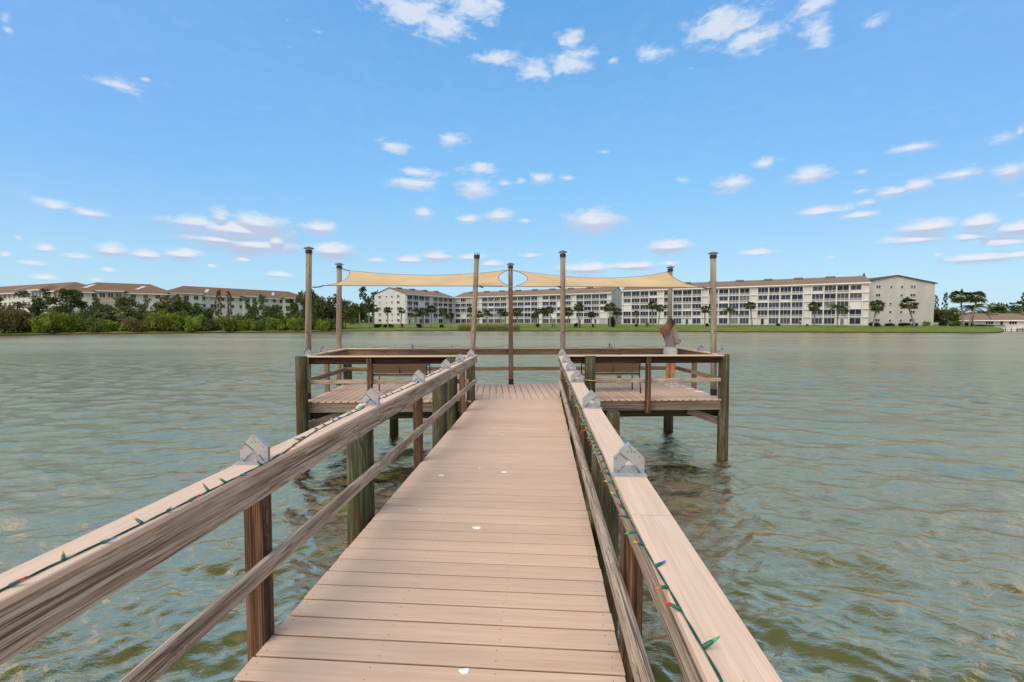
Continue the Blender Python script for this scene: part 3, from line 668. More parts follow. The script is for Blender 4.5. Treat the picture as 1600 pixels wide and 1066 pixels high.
hs = thing('low_house', 'low white house with a long tan roof at the far right shore', 'house', (*far(1560, 152).xy, -.2))
H0, H1 = far(1490, 158), far(1665, 150); MxH, LH = wing(hs, H0, H1, 12, -.4, 2.05, 4.2, M['white'], M['roof'], over=.8, trimm=M['trim'])
for x in (10, 16.5, 22.5, 28, 33): put_window(hs, MxH @ Matrix.Translation((x, -.03, .5)), 2.2, 1.1, 3)
put_window(hs, MxH @ Matrix.Translation((13.4, -.03, -.2)), .95, 2.0, 1, name='door')
dk = thing('small_dock', 'small far wooden dock with white rails at the right shore', 'dock', (*far(1580, 118).xy, WATER))
for i in range(7):
    p = far(1553+i*9, 121-i*.4); MB().tube([(p.x, p.y, WATER-.5), (p.x, p.y, .05)], .11, 8).obj('post', M['fascia'], dk)
P, Q = far(1551, 121), far(1609, 118.5); MxD, LD = wallframe(P, Q, 0)
MB().box((LD/2, .9, -.62), (LD, 2.2, .14)).obj('deck', M['fascia'], dk, MxD)
for z in (-.28, .0): MB().box((LD/2, -.2, z), (LD, .05, .10)).obj('rail', M['trim'], dk, MxD)
bt = thing('pontoon_boat', 'small white and blue boat moored at the far dock', 'boat', (*far(1570, 125).xy, WATER))
MxB, _ = wallframe(far(1560, 125), far(1584, 124), 0)
MB().add([(0, 0, -1.1), (3.6, 0, -1.1), (4.3, 0, -.45), (-.1, 0, -.45), (0, 1.5, -1.1), (3.6, 1.5, -1.1), (4.3, .75, -.45), (-.1, 1.6, -.45)], [(0, 1, 2, 3), (5, 4, 7, 6), (3, 2, 6, 7), (0, 4, 5, 1), (1, 5, 6, 2), (0, 3, 7, 4)]).obj('hull', M['trim'], bt, MxB)
MB().box((1.8, .75, .12), (2.2, 1.3, .06)).box((.8, .75, -.2), (.05, .05, .6)).box((2.8, .75, -.2), (.05, .05, .6)).obj('canopy', plain('blue_canvas', (.10, .20, .38), .8), bt, MxB)

# ------------------------------------------------------------------ vegetation placement
ORD = ['first', 'second', 'third', 'fourth', 'fifth', 'sixth', 'seventh', 'eighth', 'ninth', 'tenth', 'eleventh', 'twelfth', 'thirteenth', 'fourteenth', 'fifteenth', 'sixteenth', 'seventeenth', 'eighteenth', 'nineteenth', 'twentieth'] 
ORD += ['twenty-'+o for o in ORD[:9]]+['thirtieth']+['thirty-'+o for o in ORD[:9]]+['fortieth']+['forty-'+o for o in ORD[:9]]+['fiftieth']
# shoreline bushes, left bank, from left to right: column, top row, half width, kind
bs = [(-230,482,60,'olive'),(-150,480,50,'mangrove'),(-70,478,34,'olive'),(-30,484,24,'bright'),(8,476,26,'olive'),(40,482,22,'olive'),(63,493,15,'bright'),(74,486,16,'mangrove'),(92,497,16,'mid'),(104,489,15,'bright'),(120,494,15,'mangrove'),
      (136,500,15,'bright'),(150,495,13,'mid'),(176,501,14,'bright'),(190,503,13,'mangrove'),(207,496,14,'olive'),(222,500,13,'mangrove'),(238,488,19,'bright'),(256,492,17,'mangrove'),(272,489,16,'bright'),
      (290,493,16,'mangrove'),(306,492,15,'bright'),(322,496,14,'olive'),(340,501,13,'mid'),(357,497,14,'mangrove'),(372,500,12,'bright'),(390,497,13,'mangrove'),(404,500,12,'mid'),
      (432,497,13,'bright'),(446,495,13,'mangrove'),(460,498,12,'bright'),(474,496,12,'mid'),(488,498,12,'mangrove'),(503,500,12,'bright'),(518,498,12,'mid'),(531,500,10,'mangrove')]
KW = {'olive': 'olive-brown twiggy', 'bright': 'bright green', 'mangrove': 'yellowish green', 'mid': 'dull green', 'dark': 'dark green'}
for i, (px, top, hw, kd) in enumerate(bs):
    D = shore(px)+2.2+(i % 3)*1.3
    tree('shoreline_bush', f'{KW[kd]} bush at the water\'s edge of the left bank, {ORD[i]} from the left', 'bush', px, D, top-3, hw*1.15, kd, 'bush', 'bushes along the left bank', base=WATER+.1, var=i)
for i, (px, top, kd) in enumerate([(88, 484, 'mid'), (118, 482, 'mangrove'), (140, 486, 'dark'), (178, 484, 'dark'), (215, 484, 'mid'), (248, 480, 'mangrove'), (280, 482, 'mid'), (312, 486, 'dark'), (348, 492, 'mangrove'), (378, 488, 'mid'), (398, 486, 'dark'), (436, 486, 'mangrove'), (470, 484, 'mid'), (500, 482, 'mid'), (522, 484, 'dark')]):
    tree('thicket_bush', f'tall {KW[kd]} bush standing behind the shoreline bushes, {ORD[i]} from the left', 'bush', px, shore(px)+11, top, 17, kd, 'bush', 'second row of bushes on the left bank', var=i+1)
ts = [(-50,462,34,112,'dark','loose','dark loose tree at the far left edge behind the olive shoreline bush'),(22,464,20,115,'olive','loose','thin olive tree at far left in front of the cream building'),
      (62,458,22,122,'dark','loose','dark small-leaved tree covering the receding left wing of the cream building'),
      (104,453,24,118,'dark','loose','tallest dark tree at the bend of the cream building'),(136,463,18,120,'mid','loose','grey-green tree just right of the tallest one before the cream building'),
      (160,474,14,112,'dark','round','small dark tree left of the twin shoreline palms'),(205,466,24,124,'olive','loose','olive tree behind the twin shoreline palms'),(232,474,14,118,'mid','loose','grey-green tree right of the twin shoreline palms'),
      (268,462,21,118,'olive','round','broad olive tree below the arched bay of the cream building'),(300,466,20,120,'mid','round','dull green tree left of the bare brown cypresses'),(322,482,12,120,'dark','round','small dark tree at the foot of the bare cypresses'),
      (400,462,15,128,'mid','loose','airy tree in front of the cream building\'s right wing'),(422,470,18,122,'dark','round','dense dark tree right of the bare cypresses'),(462,466,15,126,'mid','loose','loose tree left of the tall grey corner pole'),
      (486,452,16,126,'dark','round','dark tree directly behind the tall grey corner pole'),(508,454,20,124,'dark','round','large dark oak between the two left sail poles'),(534,462,15,126,'dark','round','dark tree right of the second left sail pole'),
      (548,478,10,150,'mid','round','small tree at the left end of the lawn'),(560,468,14,190,'dark','round','dark tree behind the lawn left of the white gable'),(583,447,22,212,'dark','loose','tall spreading oak rising behind the white gabled end'),
      (1346,427,6,175,'dark','round','treetop poking above the tan roof beside the grey gable'),
      (1470,478,13,150,'dark','round','dark round tree beside the grey gable wall'),(1486,482,12,158,'mid','round','green tree left of the low house'),
      (1508,484,16,190,'mid','loose','pale loose tree behind the low house, below the tall palms'),(1545,482,20,195,'dark','round','dark tree behind the ridge of the low house'),
      (1566,475,19,200,'mid','round','broad tree behind the middle of the low house'),(1598,484,18,190,'bright','round','yellow-green tree at the far right edge'),(1640,478,26,190,'dark','round','dark tree beyond the right end of the low house')]
for i, (px, top, hw, D, kd, shp, lab) in enumerate(ts):
    tree('leafy_tree', lab, 'tree', px, D, top, hw, kd, shp, None, var=i)
for px, top, hw, lab in [(343, 450, 9, 'left one of two tall nearly bare brown cypresses on the left bank'), (359, 452, 8, 'right one of two tall nearly bare brown cypresses on the left bank')]:
    tree('cypress_tree', lab, 'tree', px, 128, top, hw, 'brown', 'thin', 'bare cypresses')
for px, top, hw, lab in [(1461, 459, 6, 'shorter of two slender conifers beside the grey gable'), (1475, 455, 7, 'taller of two slender conifers beside the grey gable'), (1598, 453, 9, 'tall slender conifer at the far right edge')]:
    tree('conifer_tree', lab, 'tree', px, 190, top, hw, 'dark', 'thin', None)
for i, (px, cy, r_, lab) in enumerate([(166, 489, 13, 'left one of twin bushy palms in the left bank greenery'), (196, 488, 13, 'right one of twin bushy palms in the left bank greenery'), (418, 502, 9, 'low pale palm at the water below the dense dark tree'), (540, 487, 9, 'shaggy palm behind the second left sail pole')]):
    palm(lab, px, cy, r_, shore(px)+6, light=(i != 3), group='palms in the left bank greenery')
pm = [(562,484,5,'small palm left of the white gabled end'),(577,484,6,'slim palm at the left corner of the white gabled end'),(584,481,8,'full palm overlapping the left edge of the white gable wall'),
      (606,484,6,'palm standing before the middle of the white gable wall'),(628,485,5.5,'drooping palm before the right side of the white gable wall'),(650,489,8,'dark palm right of the white gable wall, above the first shrub'),
      (661,487,7,'palm touching the dark one right of the white gable wall'),(674,483,7.5,'tallest palm before the receding facade'),(693,486,7,'left palm of the pair left of the inner corner'),(703,493,7,'low dark palm of the pair left of the inner corner'),
      (735,484,5.5,'palm mostly hidden by the leaning grey pole'),(748,491,6.5,'palm just right of the leaning grey pole'),(761,489,5.5,'palm between the leaning pole and the brown centre pole'),(782,487,5.5,'higher palm of the pair left of the brown centre pole'),
      (790,490,5,'lower palm of the pair left of the brown centre pole'),(808,487,7.5,'palm just right of the brown centre pole'),(835,493,6,'lowest palm of the clump right of the centre pole'),(841,486,5.5,'middle palm of the clump right of the centre pole'),
      (848,486,5.5,'right palm of the clump right of the centre pole'),(858,484,7,'palm with curved trunk left of the grey pole above the right rail'),(888,487,8,'broad palm just right of the grey pole above the right rail'),(904,480,8.5,'big round-headed palm right of the grey pole above the right rail'),
      (924,491,6,'small palm before the right end of the middle block'),(953,480,9,'wide palm before the gap between the two blocks'),(965,487,7,'leaning palm in front of the gap between the two blocks'),(994,489,5,'small slim palm at the left of the long block'),
      (1019,477,8,'tall palm left of the woman\'s head'),(1031,481,6.5,'curved slim palm beside the woman\'s head'),(1101,483,7,'palm just left of the right corner pole'),(1172,477,7.5,'tall palm with orange-brown skirt in front of the long block'),
      (1272,478,9,'tall full palm before the right part of the long block'),(1368,477,10.5,'full palm at the corner of the grey gable wall'),(1418,474,11,'leaning palm in front of the grey gable wall'),
      (1499,463,13,'tallest palm, standing left of the low house'),(1524,464,11.5,'tall leaning palm over the low house roof'),(1588,478,10,'palm behind the right end of the low house')]
lean = {858: 866, 965: 960, 1031: 1028, 1172: 1175, 1418: 1428, 1368: 1364, 1524: 1514, 628: 626, 1499: 1505}
for i, (px, cy, r_, lab) in enumerate(pm):
    D = 128+(i*37 % 9) if px < 1340 else (122 if px < 1450 else 124 if px < 1560 else 168)
    palm(lab, px, cy, r_, D, base_px=lean.get(px))
for px, cy, r_, D, lab in [(1140, 483, 12, 130, 'feathery drooping palm right of the right corner pole'), (1308, 478, 14, 126, 'wide feathery drooping palm before the long block\'s right end'), (1519, 479, 16, 128, 'feathery palm below the two tall palms by the low house')]:
    palm(lab, px, cy, r_, D, kind='feather', name='feather_palm', group='feathery palms on the far lawn')
hd = [(590,505.5,8,'hedge at the foot of the white gable wall'),(606,505.5,9,'second hedge at the foot of the white gable wall'),(628,504.5,5,'squat shrub below the drooping palm'),(655,505,5,'shrub under the dark palm'),(690,506,4,'small shrub before the inner corner'),
      (841,504,4,'dark shrub at the foot of the palm clump'),(865,506,3,'small shrub at the curved palm trunk'),(901,503.5,6,'shrub below the big round-headed palm'),(926,505,3.5,'small shrub below the small palm'),
      (955,492,7,'tall dark shrub before the gap between the blocks'),(994,505,3.5,'small shrub at the left of the long block'),(1012,502.5,5,'green shrub left of the woman'),(1104,504.5,5,'shrub left of the right corner pole'),
      (1216,505,5,'low shrub before the long block'),(1260,506,3,'tiny shrub left of the tall full palm'),(1366,503,9,'dark hedge under the palm at the grey gable corner'),(1389,504,8,'left dark hedge along the grey gable wall'),(1409,503.5,12,'longer dark hedge along the grey gable wall'),
      (1429,504,5,'small shrub at the leaning palm'),(1446,501,8,'light green shrub at the right of the grey gable wall'),(1474,499,9,'shrub right of the grey gable wall'),(1492,500,9,'green shrub left of the tallest palm'),(1513,503.5,11,'dark hedge at the foot of the tallest palm'),(1534,506.5,10,'low hedge right of the tallest palm'),
      (1546,508,7,'low shrub before the low house')]
for i, (px, top, hw, lab) in enumerate(hd):
    D = 134 if px < 1340 else 128
    tree('garden_shrub', lab, 'shrub', px, D, top, hw, 'bright' if px in (1446, 1492, 1012) else 'hedge', 'bush', 'shrubs on the far lawn', var=i, trunk=False)
# reeds at the far bank
def reeds():
    mb = MB(); r3 = random.Random(9)
    for i in range(2600):
        px = r3.uniform(716, 812) if r3.random() < .8 else r3.uniform(540, 1550); D = shore(px)+r3.uniform(-1.0, 1.6); p = far(px, D); z = gz(px, D); h = r3.uniform(.9, 1.9) if 712 < px < 815 else r3.uniform(.3, .6)
        a = r3.uniform(-.4, .4); w_ = .05; mb.add([(p.x-w_, p.y, z-.4), (p.x+w_, p.y, z-.4), (p.x+a*h*.5, p.y+r3.uniform(-.2, .2), z+h)], [(0, 1, 2)])
    tag(mb.obj('reeds', LM['reed']), 'tall pale reeds along the water\'s edge of the far lawn', 'reeds', kind='stuff')
reeds()
def treeline():
    ms = []; r3 = random.Random(3); P = []; S = []
    mb = MB(); g4 = np.random.default_rng(8); px = -1500.0; lob = []
    while px < 3200:
        D = 270+r3.uniform(-25, 25); hgt = r3.uniform(6.5, 10.5) if not 1480 < px < 1700 else r3.uniform(5, 7); wd = r3.uniform(5, 9); p = far(px, D)
        for k in range(3): lob.append((p.x+r3.uniform(-wd, wd)*.6, p.y+r3.uniform(-3, 3), .5+hgt*r3.uniform(.25, .55), wd*.62, .9*hgt/wd*.8))
        px += wd/D*700*1.1
    for mt_ in (0,):
        tag(inst('distant_trees', crown_mesh('distant_trees', LM['mid'], lob, 60000, .9, 5)), 'distant dark green tree line behind the buildings', 'trees', kind='stuff')
treeline()
for i, (px, lab) in enumerate([(1130, 'lamp stake'), (1250, 'lamp stake')][1:]):
    p = far(px, 126); t0 = thing('lawn_lamp', 'small black lamp post on the lawn before the long block', 'lamp', (p.x, p.y, gz(px, 126)))
    z = gz(px, 126); MB().tube([(p.x, p.y, z-.1), (p.x, p.y, z+1.5)], .05, 6).obj('pole', M['black'], t0); MB().tube([(p.x, p.y, z+1.5), (p.x, p.y, z+1.8)], [.16, .1], 8).obj('lamp_head', M['trim'], t0)

# ------------------------------------------------------------------ pier walkway
XL, XR = -1.347, .369                        # deck edges
BW, PITCHB = .1328, .1445
PA = R(6.0); PO = Vector((-.5, 8.80, 0))      # platform frame
PU = Vector((math.cos(PA), math.sin(PA), 0)); PV = Vector((-math.sin(PA), math.cos(PA), 0))
def pp(u, v, z=0): return PO+PU*u+PV*v+Vector((0, 0, z))
wk = thing('pier_walkway', 'beige plank walkway on timber piles leading to the platform', 'pier', (-.49, 4, 0))
y = -1.3; k = 0
while y < 8.83:
    jx = (random.random()-.5)*.006
    plank('deck_board', (XL+jx, y, -.0125), (XR+jx, y, -.0125), M['deck'], wk); y += PITCHB; k += 1
yl = y-PITCHB/2+.003                           # tapering last board up to the platform
pL, pR = PO+PU*((XL-PO.x)/math.cos(PA)), PO+PU*((XR-PO.x)/math.cos(PA))
for m_ in (0, 1):
    v0 = .075+m_*.0; 
eL, eR = pp(-.86, .10), pp(.865, .10)
MB().add([(XL, yl, -.025), (XR, yl, -.025), (XR, max(eR.y, yl+.02), -.025), (XL, max(eL.y, yl+.02), -.025), (XL, yl, 0), (XR, yl, 0), (XR, max(eR.y, yl+.02), 0), (XL, max(eL.y, yl+.02), 0)], [(4, 5, 6, 7), (3, 2, 1, 0), (0, 1, 5, 4), (1, 2, 6, 5), (2, 3, 7, 6), (3, 0, 4, 7)]).obj('end_board', M['deck'], wk)
for x in (XL+.03, -.75, -.2, XR-.03): bar('stringer', (x, -1.3, -.125), (x, 8.75, -.125), .038, .19, M['treated_shade'], wk)
scr = MB(); r3 = random.Random(2); y = -1.3
while y < 8.8:
    for x in (XL+.04, -.77, -.21, XR-.05):
        for dy in (-.035, .035):
            cx, cy = x+r3.uniform(-.01, .01), y+dy+r3.uniform(-.006, .006); scr.add([(cx+.0032*math.cos(a), cy+.0032*math.sin(a), .0012) for a in (0, 1.05, 2.1, 3.14, 4.2, 5.24)], [(0, 1, 2, 3, 4, 5)])
    y += PITCHB
tag(scr.obj('screw_heads', M['galvdark'], wk), kind='stuff')
for s, x in (('l', -1.475), ('r', .495)):
    for yy in (.7, 3.5, 6.3):
        pile('pile', x, yy, WATER-1, .73 if s == 'l' else .72, .112, M['pile'], wk)
for yy in (.7, 3.5, 6.3): bar('cross_beam', (-1.5, yy+.14, -.30), (.52, yy+.14, -.30), .045, .19, M['treated_shade'], wk)
# ------------------------------------------------------------------ brackets, light strings
def bracket_mesh(sg, tilt=0.0):
    """house-shaped galvanised connector of three lapped plates; local x across, -y towards viewer"""
    mb = MB(); T_ = .0025
    def plate(pts, y, mi=0):
        n_ = len(pts); vs = [(sg*x, y, z) for x, z in pts]+[(sg*x, y+T_, z) for x, z in pts]
        fs = [tuple(range(n_)), tuple(range(n_, 2*n_))[::-1]]+[(i, n_+i, n_+(i+1) % n_, (i+1) % n_) for i in range(n_)]
        if sg < 0: fs = [f[::-1] for f in fs]
        mb.add(vs, [f[::-1] for f in fs], mi)
    plate([(-.064, .004), (.064, .004), (.026, .036), (-.020, .036)], 0)                      # bottom plate
    plate([(-.067, .008), (-.052, .004), (-.004, .055), (-.037, .094), (-.067, .068)], -.004)       # left band
    plate([(.067, .004), (.067, .068), (.0, .134), (-.042, .093), (-.002, .058), (.050, .004)], -.008)  # right band over the top
    for (x0_, z0_), (x1_, z1_) in (((-.050, .006), (-.019, .040)), ((.050, .006), (.025, .038)), ((-.040, .091), (.0, .058))):
        plate([(x0_-.0012, z0_-.0012), (x1_-.0012, z1_-.0012), (x1_+.0012, z1_+.0012), (x0_+.0012, z0_+.0012)], -.0100, 1)
    fl = [(0.0, .134), (.067, .068)]                                                       # folded slope flange
    for (a, b2) in ((fl[0], fl[1]), ((.067, .068), (.067, .004)), ((-.037, .094), (-.067, .068)), ((0, .134), (-.042, .093))):
        w_ = .020 if a == fl[0] else .012
        vs = [(sg*a[0], -.008, a[1]), (sg*b2[0], -.008, b2[1]), (sg*b2[0], w_, b2[1]), (sg*a[0], w_, a[1])]
        vs += [(x, y_, z+.002) for x, y_, z in vs]; mb.add(vs, [(0, 1, 2, 3), (7, 6, 5, 4), (0, 4, 5, 1), (1, 5, 6, 2), (2, 6, 7, 3), (3, 7, 4, 0)])
    mb.box((sg*-.004, -.026, .002), (.150, .045, .003)); mb.box((0, .006, .002), (.128, .018, .003))
    for (x, z) in [(.0, .122), (.006, .108), (-.006, .098), (.010, .098), (.024, .098), (.045, .075), (.056, .05), (.056, .018), (.04, .012), (-.058, .018), (-.05, .014), (0, .018), (.02, .014), (-.056, .066), (-.03, .03), (.012, .027)]:
        mb.add([(sg*(x+.0028*math.cos(a)), -.0105, z+.0028*math.sin(a)) for a in (0, 1.05, 2.1, 3.14, 4.2, 5.24)], [(0, 1, 2, 3, 4, 5)], 1)
    for x in (-.05, -.02, .02, .05): mb.add([(x+.003*math.cos(a), -.034, .0042+.0) if False else (x+.003*math.cos(a), -.036+.003*math.sin(a), .0042) for a in (0, 1.05, 2.1, 3.14, 4.2, 5.24)], [(0, 1, 2, 3, 4, 5)], 1)
    return mb.mesh('bracket', [M['galv'], M['galvdark']])
BR = {1: bracket_mesh(1), -1: bracket_mesh(-1)}
def bracket(parent, p, sg=1, rz=0, sc=1): return inst('bracket', BR[sg], parent, Matrix.Translation(p) @ Matrix.Rotation(rz, 4, 'Z') @ Matrix.Scale(sc, 4))

CAPZ = .90; CT = .025
def walkway_rail(side):
    s = -1 if side == 'l' else 1
    edge = XL if s < 0 else XR
    lab = 'left walkway railing of weathered boards under a beige cap board' if s < 0 else 'right walkway railing with grey split lower rail under a beige cap board'
    rt = thing('walkway_railing', lab, 'railing', (edge, 4, 0), 'railings of the walkway')
    inner = edge-s*.038
    for yy in (-.75, 2.07, 4.9, 7.68):
        bar('post', (edge+s*.0455, yy, -.30), (edge+s*.0455, yy, CAPZ-CT), .089, .089, M['post'], rt, up=(0, 1, 0))
    bar('post', (edge+s*.075, 8.78, -1.9), (edge+s*.075, 8.78, CAPZ-CT), .15, .15, M['pile'], rt, up=(0, 1, 0))
    joints = [-1.4, .72, 3.5, 6.3, 8.88]
    for a, b in zip(joints, joints[1:]):
        bar('rail_board', (edge-s*.019, a+.002, CAPZ-CT-.07-.001), (edge-s*.019, b-.002, CAPZ-CT-.07-.001), .038, .14, M['rail'], rt, ch=.005)
        if s < 0: bar('lower_rail', (edge-.5*s*.038, a+.002, .385), (edge-.5*s*.038, b-.002, .385), .038, .089, M['rail'], rt, ch=.008)
        else: bar('lower_rail', (edge-s*.03, a+.002, .385+random.uniform(-.01, .01)), (edge-s*.03, b-.002, .385), .055, .085, M['rail'], rt, ch=.02)
    cx = (-1.297-1.437)/2 if s < 0 else (.310+.450)/2
    for a, b in ((-1.4, 1.55 if s > 0 else 3.5), (1.55 if s > 0 else 3.5, 6.3), (6.3, 8.9)):
        bar('cap_board', (cx, a+.0015, CAPZ-CT/2), (cx, b-.0015, CAPZ-CT/2), .14, CT, M['cap'], rt, ch=.004)
    bys = (2.02, 3.47, 4.84, 6.24, 7.3, 8.45) if s < 0 else (1.98, 3.49, 4.95, 6.05, 7.25, 8.75)
    for i, yy in enumerate(bys): bracket(rt, (cx+(.0 if s < 0 else .0), yy, CAPZ), 1 if s < 0 else (1 if i == 0 else -1), R(random.uniform(-4, 4)))
    return rt
rl = walkway_rail('l'); rr_ = walkway_rail('r')

SOCK = MB().tube([(0, 0, 0), (0, 0, .004), (0, 0, .020), (0, 0, .023)], [.0042, .0048, .0040, .0032], 8).mesh('socket', M['socket'], True)
BUL = [MB().tube([(0, 0, .022), (0, 0, .030), (0, 0, .040)], [.0032, .0030, .0009], 8).mesh('bulb', b, True) for b in BULBS]
SEQ = [0, 1, 2, 1, 3, 0, 4, 2, 1, 3, 0]
def lights(label, pts, step, sc=1.0, seed=1, side=0, hang=None):
    r4 = random.Random(seed); pts = [Vector(p) for p in pts]
    o = thing('string_lights', label, 'string lights', pts[0], 'strings of coloured lights')
    # twisted pair of wires
    fine = []; 
    for a, b in zip(pts, pts[1:]):
        nseg = max(1, int((b-a).length/.03))
        for k in range(nseg): fine.append(a.lerp(b, k/nseg))
    fine.append(pts[-1])
    mb = MB()
    for ph in (0, math.pi):
        q = [p+Vector((math.cos(i*.9+ph)*.0018, math.sin(i*.35)*.001, math.sin(i*.9+ph)*.0018+.002)) for i, p in enumerate(fine)]
        mb.tube(q, .0017*sc, 5)
    mb.obj('wire', M['wire'], o, smooth=True)
    d = 0; nxt = step*.4; c = 0
    for a, b in zip(fine, fine[1:]):
        d += (b-a).length
        if d >= nxt:
            nxt += step*r4.uniform(.75, 1.25); T_ = (b-a).normalized()
            az_ = r4.choice([-1, 1])*r4.uniform(.5, 1.2)
            out_ = Vector((T_.y, -T_.x, 0))*math.copysign(1, az_)
            up_ = r4.uniform(.02, .9)
            hv_ = hang(a) if hang is not None else None
            if hv_ is not None: out_ = hv_; up_ = r4.uniform(-.9, .6)
            D_ = (out_+T_*r4.uniform(-.6, .8)+Vector((0, 0, up_))).normalized()
            Mx = Matrix.Translation(a+Vector((0, 0, .003))) @ D_.to_track_quat('Z', 'Y').to_matrix().to_4x4() @ Matrix.Scale(sc, 4)
            s_ = inst('socket', SOCK, o, Mx); inst('bulb', BUL[SEQ[c % len(SEQ)]], s_, Mx); c += 1
    return o
zt = CAPZ+.002
lp = [(-1.345, .5, zt), (-1.335, 1.1, zt), (-1.318, 1.3, zt), (-1.307, 1.55, zt), (-1.303, 1.8, zt), (-1.299, 2.0, zt), (-1.31, 2.15, zt), (-1.35, 2.4, zt), (-1.38, 2.65, zt), (-1.385, 3.0, zt), (-1.37, 3.3, zt), (-1.42, 3.5, zt), (-1.39, 3.8, zt), (-1.36, 4.3, zt), (-1.35, 4.8, zt), (-1.41, 4.9, zt+.01), (-1.385, 5.3, zt), (-1.36, 5.9, zt), (-1.40, 6.4, zt), (-1.35, 7.1, zt), (-1.38, 7.9, zt), (-1.36, 8.6, zt)]
lights('string of coloured mini lights lying along the left cap board', lp, .105, 1.05, 4)
rp = [(.338, .5, zt), (.332, .85, zt), (.322, 1.0, zt), (.315, 1.12, zt), (.307, 1.25, zt-.004), (.305, 1.45, .885), (.305, 1.75, .865), (.306, 2.0, .868), (.305, 2.3, .885), (.304, 2.6, .87), (.305, 3.0, .84), (.304, 3.4, .86), (.304, 3.5, .885), (.305, 3.9, .85), (.305, 4.5, .83), (.304, 4.95, .88), (.305, 5.6, .84), (.304, 6.2, .88), (.305, 7, .83), (.304, 7.6, .87), (.305, 8.6, .85)]
lights('string of coloured mini lights draped along the inner edge of the right cap board', rp, .10, 1.05, 8, hang=lambda p: Vector((-.9, 0, 0)) if p.y > 1.25 and random.random() < .7 else None)
# small white bow lying on the left cap where the string is tied
MB().tube([(-1.41, 3.30, CAPZ+.012), (-1.39, 3.36, CAPZ+.02), (-1.43, 3.40, CAPZ+.012), (-1.40, 3.44, CAPZ+.01)], .012, 6).obj('plastic_tie', plain('white_plastic', (.62, .70, .66), .4), None)
tag(bpy.data.objects['plastic_tie'], 'crumpled whitish plastic tie beside the second bracket on the left cap', 'plastic tie')

# ------------------------------------------------------------------ platform
pf = thing('pier_platform', 'wide plank platform at the end of the pier on green timber piles', 'pier', pp(0, 1.2, 0))
UL, UR, DV = -4.17, 4.22, 2.40
nb = int((UR-UL)/PITCHB); v0 = .10
for i in range(nb+1):
    u = UL+.07+i*PITCHB
    if u > UR-.02: break
    plank('deck_board', pp(u, .0 if abs(u) > .86 else v0+.006, -.0127), pp(u, DV, -.0127), M['deck'], pf)
bar('rim_board', pp(UL, .03, -.123), pp(-.95, .03, -.123), .038, .19, M['fascia'], pf); bar('rim_board', pp(1.0, .03, -.123), pp(UR, .03, -.123), .038, .19, M['fascia'], pf)
bar('rim_board', pp(UL, DV-.03, -.123), pp(UR, DV-.03, -.123), .038, .19, M['fascia'], pf)
for u in (UL+.03, -3.3, -2.4, -1.5, -.6, .3, 1.2, 2.1, 3.0, UR-.03): bar('joist', pp(u, .05, -.125), pp(u, DV-.05, -.125), .038, .18, M['treated_shade'], pf)
def vpile(u, v, z1, r=.11, nm='pile'): p = pp(u, v); return pile(nm, p.x, p.y, WATER-1.2, z1, r, M['pile'], pf)
pcl = at_z(470, 557, .90); pcr = at_z(1126, 553.6, .90)
pile('pile', -4.60, 8.24, WATER-1.2, .90, .112, M['pile'], pf); pile('pile', 3.66, 9.30, WATER-1.2, .90, .108, M['pile'], pf)
q1 = at_y(703, 560, 8.62); pile('pile', q1.x+.05, 8.55, WATER-1.2, .885, .112, M['pile'], pf)
q2 = at_y(922, 560, 8.85); pile('pile', q2.x, 8.85, WATER-1.2, .895, .112, M['pile'], pf)
vpile(UL+.05, DV+.08, .86); p4 = at_z(1044, 672, WATER); pile('pile', p4.x, p4.y, WATER-1.2, -.22, .125, M['pile'], pf)
vpile(-1.4, DV-.3, -.2); vpile(1.2, DV-.3, -.2); vpile(-2.9, DV-.3, -.2)
for u, sg in ((UL, 1), (UR, -1)):
    bar('knee_brace', pp(u+sg*.02, .10, -.50), pp(u+sg*.75, .10, -.24), .045, .14, M['fascia'], pf)
    bar('cross_beam', pp(u+sg*.05, .14, -.31), pp(u+sg*.05, DV, -.31), .06, .18, M['treated_shade'], pf)
bar('ledger', pp(UL+.1, .20, -.30), pp(UR-.1, .20, -.30), .05, .16, M['treated_shade'], pf)
fr_ = {}
def prail(name_lab, a, b, posts, outside, mboard, brk=(), capw=.14, low=(.385,), inner_sign=1, boardz=None):
    """railing along a->b in platform coordinates; posts at given fractions; board on the deck side"""
    (u0, v0_), (u1, v1_) = a, b; A = pp(u0, v0_); B_ = pp(u1, v1_); d = (B_-A).normalized(); nrm = Vector((-d.y, d.x, 0))*inner_sign
    o = thing('platform_railing', name_lab, 'railing', (A+B_)/2, 'railings of the platform')
    Z = Vector((0, 0, 1))
    bar('cap_board', A+Z*(CAPZ-CT/2), B_+Z*(CAPZ-CT/2), capw, CT, M['cap'], o)
    off = nrm*.0185 if not outside else nrm*.064
    pts = [0]+[q for q in posts if 0.02 < q < .98]+[1]
    for p0, p1 in zip(pts, pts[1:]):
        P0, P1 = A.lerp(B_, p0), A.lerp(B_, p1)
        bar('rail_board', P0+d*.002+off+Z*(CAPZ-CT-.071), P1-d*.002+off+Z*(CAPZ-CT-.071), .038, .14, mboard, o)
        for z in low: bar('lower_rail', P0+d*.002+off+Z*z, P1-d*.002+off+Z*z, .038, .089, M['farrail'] if not outside else M['rail'], o)
    for q in posts:
        P = A.lerp(B_, q); po = P-nrm*(.045 if not outside else .0)
        bar('post', po-Z*.25, po+Z*(CAPZ-CT-.001), .089, .089, M['post'] if outside else M['farrail'], o, up=tuple(d))
    for (q, edge_on) in brk:
        P = A.lerp(B_, q); ang = math.atan2(d.y, d.x)+(R(90) if edge_on else 0)
        inst('bracket', BR[1], o, Matrix.Translation(P+Z*CAPZ) @ Matrix.Rotation(ang, 4, 'Z'))
    return o
prail('front left platform railing, dark board under a thin beige cap', (UL+.12, -.045), (-.95, -.045), [.38], True, M['shaderail'])
